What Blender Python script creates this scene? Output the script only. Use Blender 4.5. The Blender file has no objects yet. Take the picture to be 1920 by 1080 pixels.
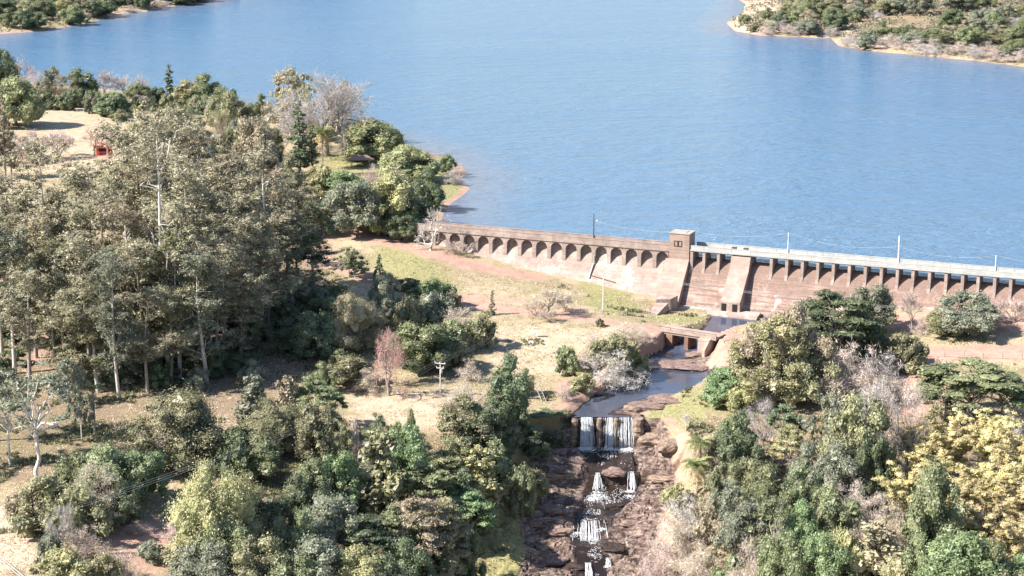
import bpy, math, random
import numpy as np
from mathutils import Vector, Matrix

S = bpy.context.scene
COL = S.collection
R = math.radians

# ------------------------------------------------------------------ camera
PITCH = R(13.12)
CAM_H = 116.0
cam_d = bpy.data.cameras.new('camera')
cam_d.lens = 70.0
cam_d.sensor_width = 36.0
cam_d.clip_start = 1.0
cam_d.clip_end = 20000.0
cam = bpy.data.objects.new('camera', cam_d)
COL.objects.link(cam)
cam.location = (0, 0, CAM_H)
cam.rotation_euler = (R(90) - PITCH, 0, 0)
S.camera = cam

# ------------------------------------------------------------------ sky, sun, exposure
SUN_EL = R(41)
SUN_DIR = Vector((-0.96, -0.28, 0)).normalized() * math.cos(SUN_EL) + Vector((0, 0, math.sin(SUN_EL)))
w = bpy.data.worlds.new('World')
S.world = w
w.use_nodes = True
wn = w.node_tree
sky = wn.nodes.new('ShaderNodeTexSky')
sky.sky_type = 'NISHITA'
sky.sun_disc = False
sky.sun_elevation = SUN_EL
sky.sun_rotation = math.atan2(SUN_DIR.x, SUN_DIR.y)
sky.altitude = 300
sky.air_density = 1.0
sky.dust_density = 0.6
sky.ozone_density = 2.0
bg = wn.nodes['Background']
bg.inputs['Strength'].default_value = 0.085
wn.links.new(sky.outputs[0], bg.inputs[0])
sun_d = bpy.data.lights.new('sun', 'SUN')
sun_d.energy = 5.0
sun_d.angle = R(0.53)
sun_d.color = (1.0, 0.93, 0.84)
sun = bpy.data.objects.new('sun', sun_d)
COL.objects.link(sun)
sun.rotation_euler = (-SUN_DIR).to_track_quat('-Z', 'Y').to_euler()
S.view_settings.view_transform = 'Standard'
S.view_settings.look = 'None'
S.view_settings.gamma = 1.0
S.view_settings.use_curve_mapping = False
S.view_settings.exposure = 1.38
S.cycles.max_bounces = 6
S.cycles.transparent_max_bounces = 8
S.cycles.use_denoising = True
S.cycles.use_adaptive_sampling = False
S.cycles.diffuse_bounces = 3
S.cycles.sample_clamp_indirect = 4.0

# ------------------------------------------------------------------ small helpers
FPX = 70 / 36 * 1920

def ray(px, py):
    X = (px - 960) / FPX
    Y = (py - 540) / FPX
    return np.array((X, math.cos(PITCH) - Y * math.sin(PITCH), -math.sin(PITCH) - Y * math.cos(PITCH)))

def at_z(px, py, z):
    """ground point seen at a place of the photograph, at height z"""
    d = ray(px, py)
    t = (z - CAM_H) / d[2]
    return d[0] * t, d[1] * t

def height_at(py, dist_y):
    d = ray(960, py)
    return CAM_H + dist_y * d[2] / d[1]

def depth_of(y, z):
    return y * math.cos(PITCH) + (CAM_H - z) * math.sin(PITCH)

def _hash(ix, iy, seed):
    h = (ix.astype(np.int64) * 374761393 + iy.astype(np.int64) * 668265263 + seed * 1442695041) & 0xffffffff
    h = ((h ^ (h >> 13)) * 1274126177) & 0xffffffff
    h = h ^ (h >> 16)
    return (h & 0xffff) / 65535.0

def vnoise(x, y, seed=0):
    x = np.asarray(x, float); y = np.asarray(y, float)
    ix = np.floor(x); iy = np.floor(y)
    fx = x - ix; fy = y - iy
    fx = fx * fx * (3 - 2 * fx); fy = fy * fy * (3 - 2 * fy)
    a = _hash(ix, iy, seed); b = _hash(ix + 1, iy, seed)
    c = _hash(ix, iy + 1, seed); d = _hash(ix + 1, iy + 1, seed)
    return (a * (1 - fx) + b * fx) * (1 - fy) + (c * (1 - fx) + d * fx) * fy

def fbm(x, y, seed=0, octv=4):
    s = 0; a = 0.5
    for k in range(octv):
        s = s + a * vnoise(x * 2 ** k + 13.7 * k, y * 2 ** k - 7.1 * k, seed + k)
        a *= 0.5
    return s

def sstep(a, b, x):
    t = np.clip((x - a) / (b - a), 0, 1)
    return t * t * (3 - 2 * t)

def seg_dist(P, poly, closed=False):
    """distance of points P (n,2) to a polyline"""
    pts = np.asarray(poly, float)
    if closed:
        pts = np.vstack([pts, pts[:1]])
    out = np.full(len(P), 1e9)
    for a, b in zip(pts[:-1], pts[1:]):
        ab = b - a
        t = np.clip(((P - a) @ ab) / max(ab @ ab, 1e-9), 0, 1)
        d = np.hypot(P[:, 0] - a[0] - t * ab[0], P[:, 1] - a[1] - t * ab[1])
        out = np.minimum(out, d)
    return out

def inside(P, poly):
    pts = np.asarray(poly, float)
    x, y = P[:, 0], P[:, 1]
    res = np.zeros(len(P), bool)
    n = len(pts)
    for i in range(n):
        x1, y1 = pts[i]; x2, y2 = pts[(i + 1) % n]
        if y1 == y2:
            continue
        c = ((y1 > y) != (y2 > y)) & (x < (x2 - x1) * (y - y1) / (y2 - y1) + x1)
        res ^= c
    return res

class MB:
    """collects geometry and links it as ONE mesh"""
    def __init__(self):
        self.v = []; self.f = []; self.n = 0
    def add(self, V, F):
        V = np.asarray(V, float).reshape(-1, 3)
        for f in F if isinstance(F, list) else [F]:
            f = np.asarray(f, int)
            if f.ndim == 1:
                f = f[None]
            self.f.append(f + self.n)
        self.v.append(V); self.n += len(V)
        return self
    def box(self, x0, x1, y0, y1, z0, z1):
        V = [(x0, y0, z0), (x1, y0, z0), (x1, y1, z0), (x0, y1, z0), (x0, y0, z1), (x1, y0, z1), (x1, y1, z1), (x0, y1, z1)]
        return self.add(V, np.array([(0, 3, 2, 1), (4, 5, 6, 7), (0, 1, 5, 4), (1, 2, 6, 5), (2, 3, 7, 6), (3, 0, 4, 7)]))
    def hexa(self, V):
        return self.add(V, np.array([(0, 3, 2, 1), (4, 5, 6, 7), (0, 1, 5, 4), (1, 2, 6, 5), (2, 3, 7, 6), (3, 0, 4, 7)]))
    def tube(self, pts, rad, n=6, cap=True):
        pts = np.asarray(pts, float); m = len(pts)
        rad = np.broadcast_to(np.asarray(rad, float), (m,))
        tan = np.gradient(pts, axis=0)
        tan /= np.linalg.norm(tan, axis=1)[:, None] + 1e-9
        ref = np.where(np.abs(tan[:, 2:3]) > 0.9, np.array([[1., 0, 0]]), np.array([[0, 0, 1.]]))
        a = np.cross(tan, ref); a /= np.linalg.norm(a, axis=1)[:, None] + 1e-9
        b = np.cross(tan, a)
        th = np.arange(n) * 2 * math.pi / n
        V = pts[:, None, :] + rad[:, None, None] * (a[:, None, :] * np.cos(th)[None, :, None] + b[:, None, :] * np.sin(th)[None, :, None])
        i = np.arange(m - 1)[:, None] * n; j = np.arange(n)[None, :]
        F = np.stack([i + j, i + (j + 1) % n, i + n + (j + 1) % n, i + n + j], -1).reshape(-1, 4)
        fs = [F]
        if cap:
            fs.append(np.arange((m - 1) * n, m * n))
        return self.add(V.reshape(-1, 3), fs)
    def prism(self, prof, u0, u1, frame):
        """profile (v,z) swept between u0 and u1"""
        k = len(prof)
        V = [frame(u0, v, z) for v, z in prof] + [frame(u1, v, z) for v, z in prof]
        i = np.arange(k); j = (i + 1) % k
        return self.add(V, [np.stack([i, j, j + k, i + k], -1), i[::-1].copy(), i + k])
    def mesh(self, name, smooth=False):
        me = bpy.data.meshes.new(name)
        V = np.vstack(self.v)
        me.vertices.add(len(V))
        me.vertices.foreach_set('co', V.astype(np.float32).ravel())
        loops = np.concatenate([f.ravel() for f in self.f])
        tot = np.concatenate([np.full(len(f), f.shape[1]) for f in self.f])
        me.loops.add(len(loops))
        me.loops.foreach_set('vertex_index', loops.astype(np.int32))
        me.polygons.add(len(tot))
        st = np.concatenate([[0], np.cumsum(tot)[:-1]])
        me.polygons.foreach_set('loop_start', st.astype(np.int32))
        me.update(calc_edges=True)
        me.polygons.foreach_set('use_smooth', np.full(len(tot), bool(smooth)))
        return me
    def build(self, name, mat, parent=None, smooth=False):
        me = self.mesh(name, smooth)
        if mat is not None:
            me.materials.append(mat)
        return link(name, me, parent)

def link(name, me, parent=None):
    o = bpy.data.objects.new(name, me)
    COL.objects.link(o)
    if parent is not None:
        o.parent = parent
    return o

def tag(o, label=None, cat=None, group=None, kind=None):
    if label: o['label'] = label
    if cat: o['category'] = cat
    if group: o['group'] = group
    if kind: o['kind'] = kind
    return o

def thing(name, loc, label, cat, group=None, rz=0.0):
    o = bpy.data.objects.new(name, None)
    o.empty_display_size = 0.2
    COL.objects.link(o)
    o.location = loc
    o.rotation_euler = (0, 0, rz)
    return tag(o, label, cat, group)

# ------------------------------------------------------------------ materials
class NT:
    def __init__(self, name):
        self.m = bpy.data.materials.new(name)
        self.m.use_nodes = True
        self.t = self.m.node_tree
        self.b = self.t.nodes['Principled BSDF']
        self.out = self.t.nodes['Material Output']
    def n(self, typ, **kw):
        nd = self.t.nodes.new(typ)
        for k, v in kw.items():
            setattr(nd, k, v)
        return nd
    def l(self, a, b):
        self.t.links.new(a, b)
    def coord(self, which='Object', scale=(1, 1, 1)):
        if which == 'World':
            g = self.n('ShaderNodeNewGeometry').outputs['Position']
        else:
            g = self.n('ShaderNodeTexCoord').outputs[which]
        mp = self.n('ShaderNodeMapping')
        mp.inputs['Scale'].default_value = scale
        self.l(g, mp.inputs['Vector'])
        return mp.outputs[0]
    def noise(self, vec, scale, detail=4, rough=0.6, dist=0.0):
        nd = self.n('ShaderNodeTexNoise')
        nd.inputs['Scale'].default_value = scale
        nd.inputs['Detail'].default_value = detail
        nd.inputs['Roughness'].default_value = rough
        nd.inputs['Distortion'].default_value = dist
        self.l(vec, nd.inputs['Vector'])
        return nd.outputs['Fac']
    def ramp(self, fac, stops):
        nd = self.n('ShaderNodeValToRGB')
        e = nd.color_ramp.elements
        e[0].position, e[0].color = stops[0][0], c4(stops[0][1])
        e[1].position, e[1].color = stops[-1][0], c4(stops[-1][1])
        for p, c in stops[1:-1]:
            x = e.new(p); x.color = c4(c)
        self.l(fac, nd.inputs[0])
        return nd.outputs[0]
    def mix(self, fac, a, b, mode='MIX'):
        nd = self.n('ShaderNodeMix', data_type='RGBA', blend_type=mode)
        for s, v in ((nd.inputs[0], fac), (nd.inputs[6], a), (nd.inputs[7], b)):
            if isinstance(v, (int, float)):
                s.default_value = v
            elif isinstance(v, tuple):
                s.default_value = c4(v)
            else:
                self.l(v, s)
        return nd.outputs[2]
    def math(self, op, a, b=None, c=None, clamp=False):
        nd = self.n('ShaderNodeMath', operation=op, use_clamp=clamp)
        for s, v in zip(nd.inputs, (a, b, c)):
            if v is None:
                continue
            if isinstance(v, (int, float)):
                s.default_value = v
            else:
                self.l(v, s)
        return nd.outputs[0]
    def bump(self, fac, strength=0.4, dist=0.1):
        nd = self.n('ShaderNodeBump')
        nd.inputs['Strength'].default_value = strength
        nd.inputs['Distance'].default_value = dist
        self.l(fac, nd.inputs['Height'])
        self.l(nd.outputs[0], self.b.inputs['Normal'])
    def set(self, color=None, rough=0.8, spec=0.3):
        if color is not None:
            if isinstance(color, tuple):
                self.b.inputs['Base Color'].default_value = c4(color)
            else:
                self.l(color, self.b.inputs['Base Color'])
        if isinstance(rough, (int, float)):
            self.b.inputs['Roughness'].default_value = rough
        else:
            self.l(rough, self.b.inputs['Roughness'])
        self.b.inputs['Specular IOR Level'].default_value = spec
        return self.m

def c4(c):
    return (c[0], c[1], c[2], 1.0)

def simple_mat(name, a, b, scale=2.0, rough=0.8, bump=0.3, spec=0.3, which='Object'):
    t = NT(name)
    v = t.coord(which)
    f = t.noise(v, scale)
    col = t.ramp(f, [(0.3, a), (0.7, b)])
    if bump:
        t.bump(t.noise(v, scale * 4), bump, 0.05)
    return t.set(col, rough, spec)

def leaf_mat(name, a, b, c=None, transl=0.28):
    """foliage: colour differs from leaf to leaf and from plant to plant"""
    t = NT(name)
    isl = t.n('ShaderNodeNewGeometry').outputs['Random Per Island']
    oi = t.n('ShaderNodeObjectInfo').outputs['Random']
    cl = t.noise(t.coord('Object'), 0.55, 2)
    f = t.math('ADD', t.math('MULTIPLY', isl, 0.5), t.math('MULTIPLY', cl, 0.5))
    stops = [(0.2, a), (0.75, b)] if c is None else [(0.2, a), (0.55, b), (0.8, c)]
    col = t.ramp(f, stops)
    hsv = t.n('ShaderNodeHueSaturation')
    t.l(col, hsv.inputs['Color'])
    hsv.inputs['Saturation'].default_value = 0.80
    t.l(t.math('MULTIPLY_ADD', oi, 0.026, 0.487), hsv.inputs['Hue'])
    t.l(t.math('MULTIPLY_ADD', oi, 0.6, 1.75), hsv.inputs['Value'])
    col = hsv.outputs[0]
    t.t.nodes.remove(t.b)
    d = t.n('ShaderNodeBsdfDiffuse'); tr = t.n('ShaderNodeBsdfTranslucent'); g = t.n('ShaderNodeBsdfGlossy')
    g.inputs['Roughness'].default_value = 0.45
    mx = t.n('ShaderNodeMixShader'); mx.inputs[0].default_value = transl
    m2 = t.n('ShaderNodeMixShader'); m2.inputs[0].default_value = 0.035
    t.l(col, d.inputs[0]); t.l(col, tr.inputs[0])
    t.l(d.outputs[0], mx.inputs[1]); t.l(tr.outputs[0], mx.inputs[2])
    t.l(mx.outputs[0], m2.inputs[1]); t.l(g.outputs[0], m2.inputs[2])
    t.l(m2.outputs[0], t.out.inputs[0])
    return t.m
# ------------------------------------------------------------------ terrain
WATER = 10.5
DA = np.array((-18.2, 512.9)); DB = np.array((119.7, 454.1))
DE = (DB - DA) / np.linalg.norm(DB - DA)             # along the crest, to the right
DN = np.array((DE[1], -DE[0]))                       # downstream, towards the camera
if DN[1] > 0: DN = -DN
D0 = DA + DE * ((42.2 - DA[0]) / DE[0])              # at the gate tower

def dam_pt(u, v, z):
    p = D0 + DE * u + DN * v
    return (p[0], p[1], z)

def shore(pts, z=WATER):
    return [at_z(x, y, z) for x, y in pts]

dam_left = D0 + DE * -86.0
dam_right = D0 + DE * 128.0
main_shore = shore([(-900, 120), (-300, 135), (0, 150), (150, 165), (300, 178), (430, 195), (520, 215), (640, 240), (720, 262),
                    (800, 283), (842, 296), (866, 310), (878, 324), (862, 336), (883, 354), (868, 368), (846, 382), (834, 396), (830, 412), (800, 424)])
main_land = main_shore + [tuple(dam_left), tuple(dam_right), (420, 430), (6000, 500), (6000, -900), (-6000, -900), (-6000, main_shore[0][1] + 300)]
shore_line = main_shore
far_left = shore([(-1500, 150), (-500, 92), (0, 63), (70, 59), (150, 46), (190, 36), (215, 27), (270, 22), (330, 11), (400, 0), (450, -8)])
far_left_land = far_left + [(-150, 1500), (-120, 2700), (-6000, 2700), (-6000, far_left[0][1])]
far_right = shore([(1385, -40), (1375, -8), (1402, 8), (1392, 24), (1362, 43), (1378, 58), (1430, 67), (1500, 69), (1562, 72), (1572, 86), (1650, 97),
                   (1750, 106), (1850, 116), (1920, 125), (2300, 170), (3200, 230)])
far_right_land = far_right + [(6000, far_right[-1][1]), (6000, 2700), (250, 2700)]
back_land = [(-6000, 2600), (6000, 2600), (6000, 9000), (-6000, 9000)]

CTRL = [(0, 1075, -3), (300, 1075, -5), (620, 1075, -9), (900, 1010, -13.5), (880, 1075, -16), (720, 1010, -10.5), (760, 900, -5.5), (0, 960, -2.5), (300, 1000, -3.5), (550, 960, -5), (840, 960, -10.5), (0, 870, -1.5),
        (560, 860, -2.5), (800, 850, -4), (930, 800, -2.0), (230, 745, 0.0), (500, 690, 1), (720, 770, -1.2), (826, 742, -0.5), (960, 740, -1.2),
        (1050, 700, -0.5), (1050, 640, 1.2), (870, 567, 3.2), (980, 588, 2.7), (1100, 596, 2.4), (1200, 608, 2.0), (700, 590, 4), (500, 600, 4), (250, 600, 4.5),
        (0, 600, 4.5), (650, 448, 9), (745, 452, 8.6), (800, 468, 8.2), (900, 490, 6.2), (1010, 505, 4.3), (1110, 530, 2.6), (1200, 560, 1.0), (1262, 586, 0.3),
        (800, 520, 6), (960, 555, 3.8), (1400, 600, 0.3), (1350, 633, 2.0), (1450, 640, 2.4), (1600, 600, 2.2), (1750, 590, 4.0), (1900, 580, 6.0),
        (1800, 650, 2.8), (1920, 650, 3.2), (1700, 690, 1.0), (1800, 760, 0), (1300, 800, -2.2), (1260, 770, -2.4), (1350, 760, -1.8), (1450, 850, -4),
        (1400, 1000, -9), (1600, 1000, -8), (1900, 1000, -6), (1900, 860, -2.5), (1600, 760, -0.5), (0, 315, 13), (190, 285, 13.5), (100, 225, 15),
        (300, 230, 13.5), (420, 330, 12), (500, 380, 11), (600, 310, 12), (680, 300, 12), (760, 340, 11.6), (700, 440, 10), (820, 340, 11.2), (-300, 300, 14),
        (-300, 700, 2), (-300, 1075, -4), (2200, 650, 6), (2200, 1000, -2), (150, 180, 13.5), (420, 210, 12)]
_cp = np.array([at_z(a, b, c) for a, b, c in CTRL])
_cz = np.array([c for _, _, c in CTRL], float)

def _ker(d2):
    return np.sqrt(d2 + 64.0)
_d2 = ((_cp[:, None, :] - _cp[None, :, :]) ** 2).sum(-1)
_A = np.zeros((len(_cp) + 1,) * 2)
_A[:-1, :-1] = _ker(_d2) - np.eye(len(_cp)) * 1.5
_A[-1, :-1] = 1; _A[:-1, -1] = 1
_wt = np.linalg.solve(_A, np.append(_cz, 0))

def plateau(x, y):
    xx = np.clip(x, -260, 190); yy = np.clip(y, 300, 760)
    out = np.full(np.shape(x), _wt[-1])
    for (cx, cy), wv in zip(_cp, _wt[:-1]):
        out = out + wv * _ker((xx - cx) ** 2 + (yy - cy) ** 2)
    return out

# river by y: centre x, half width left, half width right, bed, bank width
RIV = np.array([
    (480, 57, 6, 9, -0.7, 2.5), (470, 56.5, 7, 9, -0.9, 2.5), (464, 55, 7, 7, -1.0, 2.5), (458, 50, 4, 4, -1.1, 2), (452, 45.5, 3.6, 4.0, -1.5, 2), (446, 40.3, 4.2, 6.2, -1.95, 1.4), (442, 39.5, 4.6, 7.4, -2.1, 1.4),
    (437, 37, 6.5, 8, -2.3, 2), (431.5, 35, 8, 8.5, -2.42, 2.5), (429, 35, 8, 8.5, -2.75, 3), (426, 35, 8, 8.5, -3.2, 3), (418, 34.5, 8.5, 8.5, -3.4, 3), (409, 29, 10, 6, -3.2, 3), (406, 26, 9, 8, -2.84, 3), (400, 22.5, 8, 9, -2.86, 3),
    (394.4, 19.3, 6.6, 6.3, -3.02, 2.2), (393.2, 19.3, 6.8, 6.5, -3.2, 2.0), (392.5, 18.8, 10, 8, -5.6, 1.6), (391.6, 18, 13, 10.5, -8.7, 1.6), (380, 19, 17, 11, -9.6, 3), (378.2, 19, 17, 11.5, -9.9, 3), (377.85, 19, 17, 12, -12.1, 3),
    (370, 17, 14, 12, -13.0, 4), (363, 15.5, 13, 12, -13.6, 4), (360.6, 15, 15, 12, -14.2, 4), (357.5, 14.5, 15, 12, -15.9, 4), (350, 14, 13, 11, -17.2, 5), (348.6, 14, 13, 11, -18.0, 5), (345, 13.5, 14, 11, -19, 6), (320, 12, 17, 12, -22, 8),
    (200, 8, 17, 12, -30, 10)])[::-1]

def riv(y):
    return [np.interp(y, RIV[:, 0], RIV[:, k]) for k in range(1, 6)]

CH = np.array([(391, 19, 6.0), (385, 20, 5.0), (378, 20, 5.2), (372, 19.5, 5.5), (366, 17.5, 4.5), (361, 15, 3.6), (357, 14, 3.0), (350, 15, 3.2), (344, 14.5, 3.2), (330, 13, 3)])[::-1]

def T(x, y, detail=True):
    """height of the ground"""
    x = np.asarray(x, float); y = np.asarray(y, float)
    shp = x.shape
    x = x.ravel(); y = y.ravel()
    P = np.stack([x, y], -1)
    z = plateau(x, y)
    if detail:
        z = z + 1.1 * (fbm(x / 22, y / 22, 3) - 0.47) + 0.35 * (fbm(x / 4.0, y / 4.0, 9, 3) - 0.44)
    # river and gorge
    m = (y < 486) & (np.abs(x) < 120)
    if m.any():
        xm, ym = x[m], y[m]
        cx, hl, hr, bed, bk = riv(ym)
        wob = (fbm(xm / 7, ym / 7, 21, 3) - 0.45) * 5.0 * sstep(2, 7, np.minimum(hl, 14) - 3.0)
        off = xm - cx
        d = np.where(off < 0, (-off - hl) / (1 + 1.5 * sstep(386, 370, ym)), (off - hr) / (1 + 1.6 * sstep(388, 372, ym))) + wob
        deep = sstep(392.5, 390, ym)
        rn = fbm(xm / 5.5, ym / 3.5, 31, 4)
        yw = ym + deep * 3.6 * (fbm(xm / 4.5, ym / 9 + 4, 35, 4) - 0.47) * sstep(391.5, 388, ym)
        bedw = riv(yw)[3]
        cr1 = np.abs(fbm(xm / 4.0, ym / 2.2, 93, 3) - 0.45); cr2 = np.abs(fbm(xm / 2.2 + 9, ym / 3.2, 94, 3) - 0.45)
        crack = np.maximum(sstep(0.035, 0.0, cr1), sstep(0.03, 0.0, cr2))
        st = fbm(xm / 8 + 3, ym / 3.5, 91, 3) * 7
        stp = np.floor(st) + sstep(0.0, 0.25, st % 1)
        rock = bedw + deep * (0.55 * stp - 1.7 + 0.5 * (rn - 0.45) + 0.55 * (fbm(xm / 1.5, ym / 1.2, 77, 4) - 0.45) - 0.55 * crack) + (1 - deep) * 0.55 * (rn - 0.5)
        rock = rock + (1 - deep) * sstep(409, 405, ym) * sstep(393, 397, ym) * np.clip(off + 0.5, 0, 9) * 0.13 + (1 - deep) * sstep(445, 438, ym) * sstep(428, 431, ym) * np.clip(off - 1, 0, 8) * 0.09
        side = sstep(5, 15, np.abs(off)) * deep
        rock = rock + side * 1.8
        cc = np.interp(ym, CH[:, 0], CH[:, 1]); cw = np.interp(ym, CH[:, 0], CH[:, 2])
        chan = sstep(cw + 1.0, cw - 1.5, np.abs(xm - cc)) * deep
        rock = rock * (1 - chan) + chan * (bedw - 0.30 + 1.1 * (fbm(xm / 1.6, ym / 1.3, 41, 4) - 0.47))
        k = sstep(0, 1, d / bk)
        zz = z[m]
        z[m] = np.where(rock < zz, rock + (zz - rock) * k, zz)
    # water bodies
    up = ((P - D0) @ DN) < -0.5                        # upstream of the dam line
    far = (y > 470) & up
    i = np.where(far)[0]
    if len(i):
        Q = P[i]
        inm = inside(Q, main_land)
        dm = seg_dist(Q, shore_line)
        zz = z[i]
        land_z = (WATER - 0.05 + 0.16 * dm) * (1 - sstep(2, 22, dm)) + np.maximum(zz, 10.9 * (dm < 45)) * sstep(2, 22, dm)
        res = np.where(inm, land_z, WATER - np.minimum(0.16 * dm, 3.5) - 0.02)
        for poly, line in ((far_left_land, far_left), (far_right_land, far_right), (back_land, back_land)):
            sel = np.where((~inm) & (Q[:, 1] > 700))[0]
            if not len(sel):
                continue
            q = Q[sel]
            ii = inside(q, poly)
            dl = seg_dist(q, line)
            hl_ = WATER + np.minimum(0.22 * dl, 1.2) + 0.05 * np.minimum(dl, 400) + np.minimum(dl / 40, 1) * 3 * (fbm(q[:, 0] / 60, q[:, 1] / 60, 51, 3) - 0.4)
            sh = WATER - np.minimum(0.16 * dl, 3.5) - 0.02
            res[sel] = np.where(ii, np.maximum(hl_, WATER + 0.02), np.where(res[sel] > WATER, res[sel], np.maximum(res[sel], sh)))
        # only the lake side of the dam or the peninsula
        z[i] = res
    # bench under the lake right behind the dam
    return z.reshape(shp)

def ground_hit(px, py):
    d = ray(px, py)
    ys = np.concatenate([np.arange(225, 700, 0.5), np.arange(700, 1400, 2.0), np.arange(1400, 2600, 10.0)])
    t = ys / d[1]
    xs = d[0] * t; zs = CAM_H + d[2] * t
    g = np.maximum(T(xs, ys), np.where(ys > 500, -99, -99))
    k = np.where(zs <= g)[0]
    if not len(k):
        return d[0] * t[-1], ys[-1], g[-1]
    k = k[0]
    if k > 0:
        a = (zs[k - 1] - g[k - 1]); b = (g[k] - zs[k]); f = a / (a + b + 1e-9)
        yy = ys[k - 1] + f * (ys[k] - ys[k - 1])
    else:
        yy = ys[k]
    tt = yy / d[1]
    return d[0] * tt, yy, float(g[k])

def axis(parts):
    out = []
    for a, b, st in parts:
        out += list(np.arange(a, b, st))
    return np.array(out)

gx = axis([(-6000, -1200, 600), (-1200, -400, 60), (-400, -150, 6), (-150, -8, 1.3), (-8, 42, 0.34), (42, 135, 1.3), (135, 400, 8), (400, 1200, 60), (1200, 6001, 600)])
gy = axis([(-900, 100, 200), (100, 280, 12), (280, 335, 1.5), (335, 347.5, 0.32), (347.5, 350, 0.16), (350, 356.5, 0.32), (356.5, 362, 0.18), (362, 375.5, 0.32), (375.5, 380.5, 0.14), (380.5, 390.5, 0.3), (390.5, 394.5, 0.14), (394.5, 396, 0.3), (396, 452, 0.55), (452, 540, 1.1), (540, 700, 2.2), (700, 1300, 5), (1300, 2600, 50), (2600, 9001, 800)])
GX, GY = np.meshgrid(gx, gy)
GZ = T(GX, GY)
nx, ny = len(gx), len(gy)
_i = np.arange(ny - 1)[:, None] * nx; _j = np.arange(nx - 1)[None, :]
F = np.stack([_i + _j, _i + _j + 1, _i + nx + _j + 1, _i + nx + _j], -1).reshape(-1, 4)
tb = MB(); tb.add(np.stack([GX, GY, GZ], -1).reshape(-1, 3), F)

# what the ground is made of, by area, plus one painted shade patch
GP = np.stack([GX.ravel(), GY.ravel()], -1)
gzf = GZ.ravel()

def area(px_poly, z, soft=4.0):
    poly = [at_z(a, b, z) for a, b in px_poly]
    d = seg_dist(GP, poly, True) * np.where(inside(GP, poly), -1, 1)
    return sstep(soft, -soft, d + 5 * (fbm(GP[:, 0] / 6, GP[:, 1] / 6, 61, 3) - 0.45))

def strip(px_line, width, soft=1.2):
    line = [at_z(a, b, z) for a, b, z in px_line]
    d = seg_dist(GP, line)
    return sstep(width / 2 + soft, width / 2 - soft, d + 1.6 * (fbm(GP[:, 0] / 4, GP[:, 1] / 4, 62, 3) - 0.45))

soil = np.zeros(len(GP)); green = np.zeros(len(GP)); sand = np.zeros(len(GP)); litter_shade = np.zeros(len(GP))
ROAD = [(600, 490, 7), (700, 530, 5.5), (860, 566, 3.3), (960, 584, 2.7), (1100, 597, 2.4), (1215, 618, 2.0), (1350, 636, 2.0), (1450, 644, 2.4)]
soil = np.maximum(soil, strip(ROAD, 5.5))
soil = np.maximum(soil, 0.8 * strip([(640, 440, 9), (760, 462, 8.4), (880, 492, 7), (1000, 512, 5.2)], 9, 4))
soil = np.maximum(soil, 0.9 * strip([(870, 556, 3.6), (1000, 572, 3), (1090, 584, 2.7)], 2.5, 1))
soil = np.maximum(soil, 0.75 * strip([(1620, 602, 2.4), (1760, 600, 4), (1960, 600, 6)], 14, 4))
soil = np.maximum(soil, 0.85 * strip([(1560, 668, 1.5), (1700, 660, 2.4), (1960, 660, 3)], 11, 3))
soil = np.maximum(soil, 0.8 * area([(1680, 690), (1760, 680), (1740, 760), (1720, 800), (1690, 760)], 1, 4))
soil = np.maximum(soil, 0.9 * area([(1215, 622), (1262, 625), (1258, 662), (1220, 664)], 0, 1.5))
soil = np.maximum(soil, 0.9 * area([(1340, 640), (1400, 640), (1380, 700), (1340, 700)], 0, 2))
soil = np.maximum(soil, 0.7 * area([(180, 990), (380, 960), (390, 1060), (200, 1070)], -3.5, 5))
soil = np.maximum(soil, 0.8 * area([(60, 640), (230, 640), (230, 680), (60, 680)], 2, 6))
soil = np.maximum(soil, 0.6 * area([(180, 250), (230, 240), (240, 300), (170, 310)], 13.5, 6))
soil = np.maximum(soil, 0.55 * area([(380, 250), (560, 300), (650, 440), (620, 480), (350, 430)], 11.5, 10))
soil = np.maximum(soil, 0.65 * area([(1040, 715), (1180, 690), (1100, 770), (1030, 760)], -1, 4))
sand = np.maximum(sand, area([(-20, 960), (70, 940), (70, 1040), (10, 1090), (-40, 1090)], -3, 3))
sand = np.maximum(sand, 0.5 * area([(0, 195), (200, 180), (330, 230), (240, 310), (0, 330)], 14, 12))
sand = np.maximum(sand, 0.55 * area([(640, 745), (830, 735), (840, 790), (640, 800)], -1, 4))
sand = np.maximum(sand, 0.55 * area([(900, 620), (1160, 620), (1150, 690), (900, 700)], 1, 5))
green = np.maximum(green, 0.7 * area([(700, 465), (780, 462), (880, 530), (760, 540), (700, 500)], 7, 6))
green = np.maximum(green, 0.8 * area([(1080, 520), (1180, 540), (1210, 575), (1140, 585), (1090, 560)], 3, 4))
green = np.maximum(green, 0.9 * area([(1215, 590), (1300, 590), (1330, 602), (1280, 614), (1220, 604)], 0.5, 2))
green = np.maximum(green, 0.9 * area([(580, 300), (700, 270), (790, 310), (870, 325), (885, 360), (840, 385), (780, 400), (640, 340)], 11.3, 5))
green = np.maximum(green, 0.85 * area([(1215, 760), (1330, 735), (1360, 760), (1290, 800), (1220, 800)], -2.3, 2.5))
green = np.maximum(green, 0.9 * area([(880, 940), (1000, 930), (1010, 1020), (900, 1060)], -11, 3))
green = np.maximum(green, 0.6 * area([(1820, 690), (1930, 690), (1930, 720), (1840, 725)], 2, 4))
litter_shade = np.maximum(litter_shade, 0.8 * area([(-100, 500), (600, 480), (680, 640), (520, 740), (300, 760), (0, 700), (-100, 700)], 3, 10))
litter_shade = np.maximum(litter_shade, 0.8 * area([(420, 800), (900, 840), (900, 1100), (300, 1100)], -5, 8))
litter_shade = np.maximum(litter_shade, 0.8 * area([(1300, 820), (1920, 760), (1960, 1100), (1260, 1100)], -6, 8))
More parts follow.
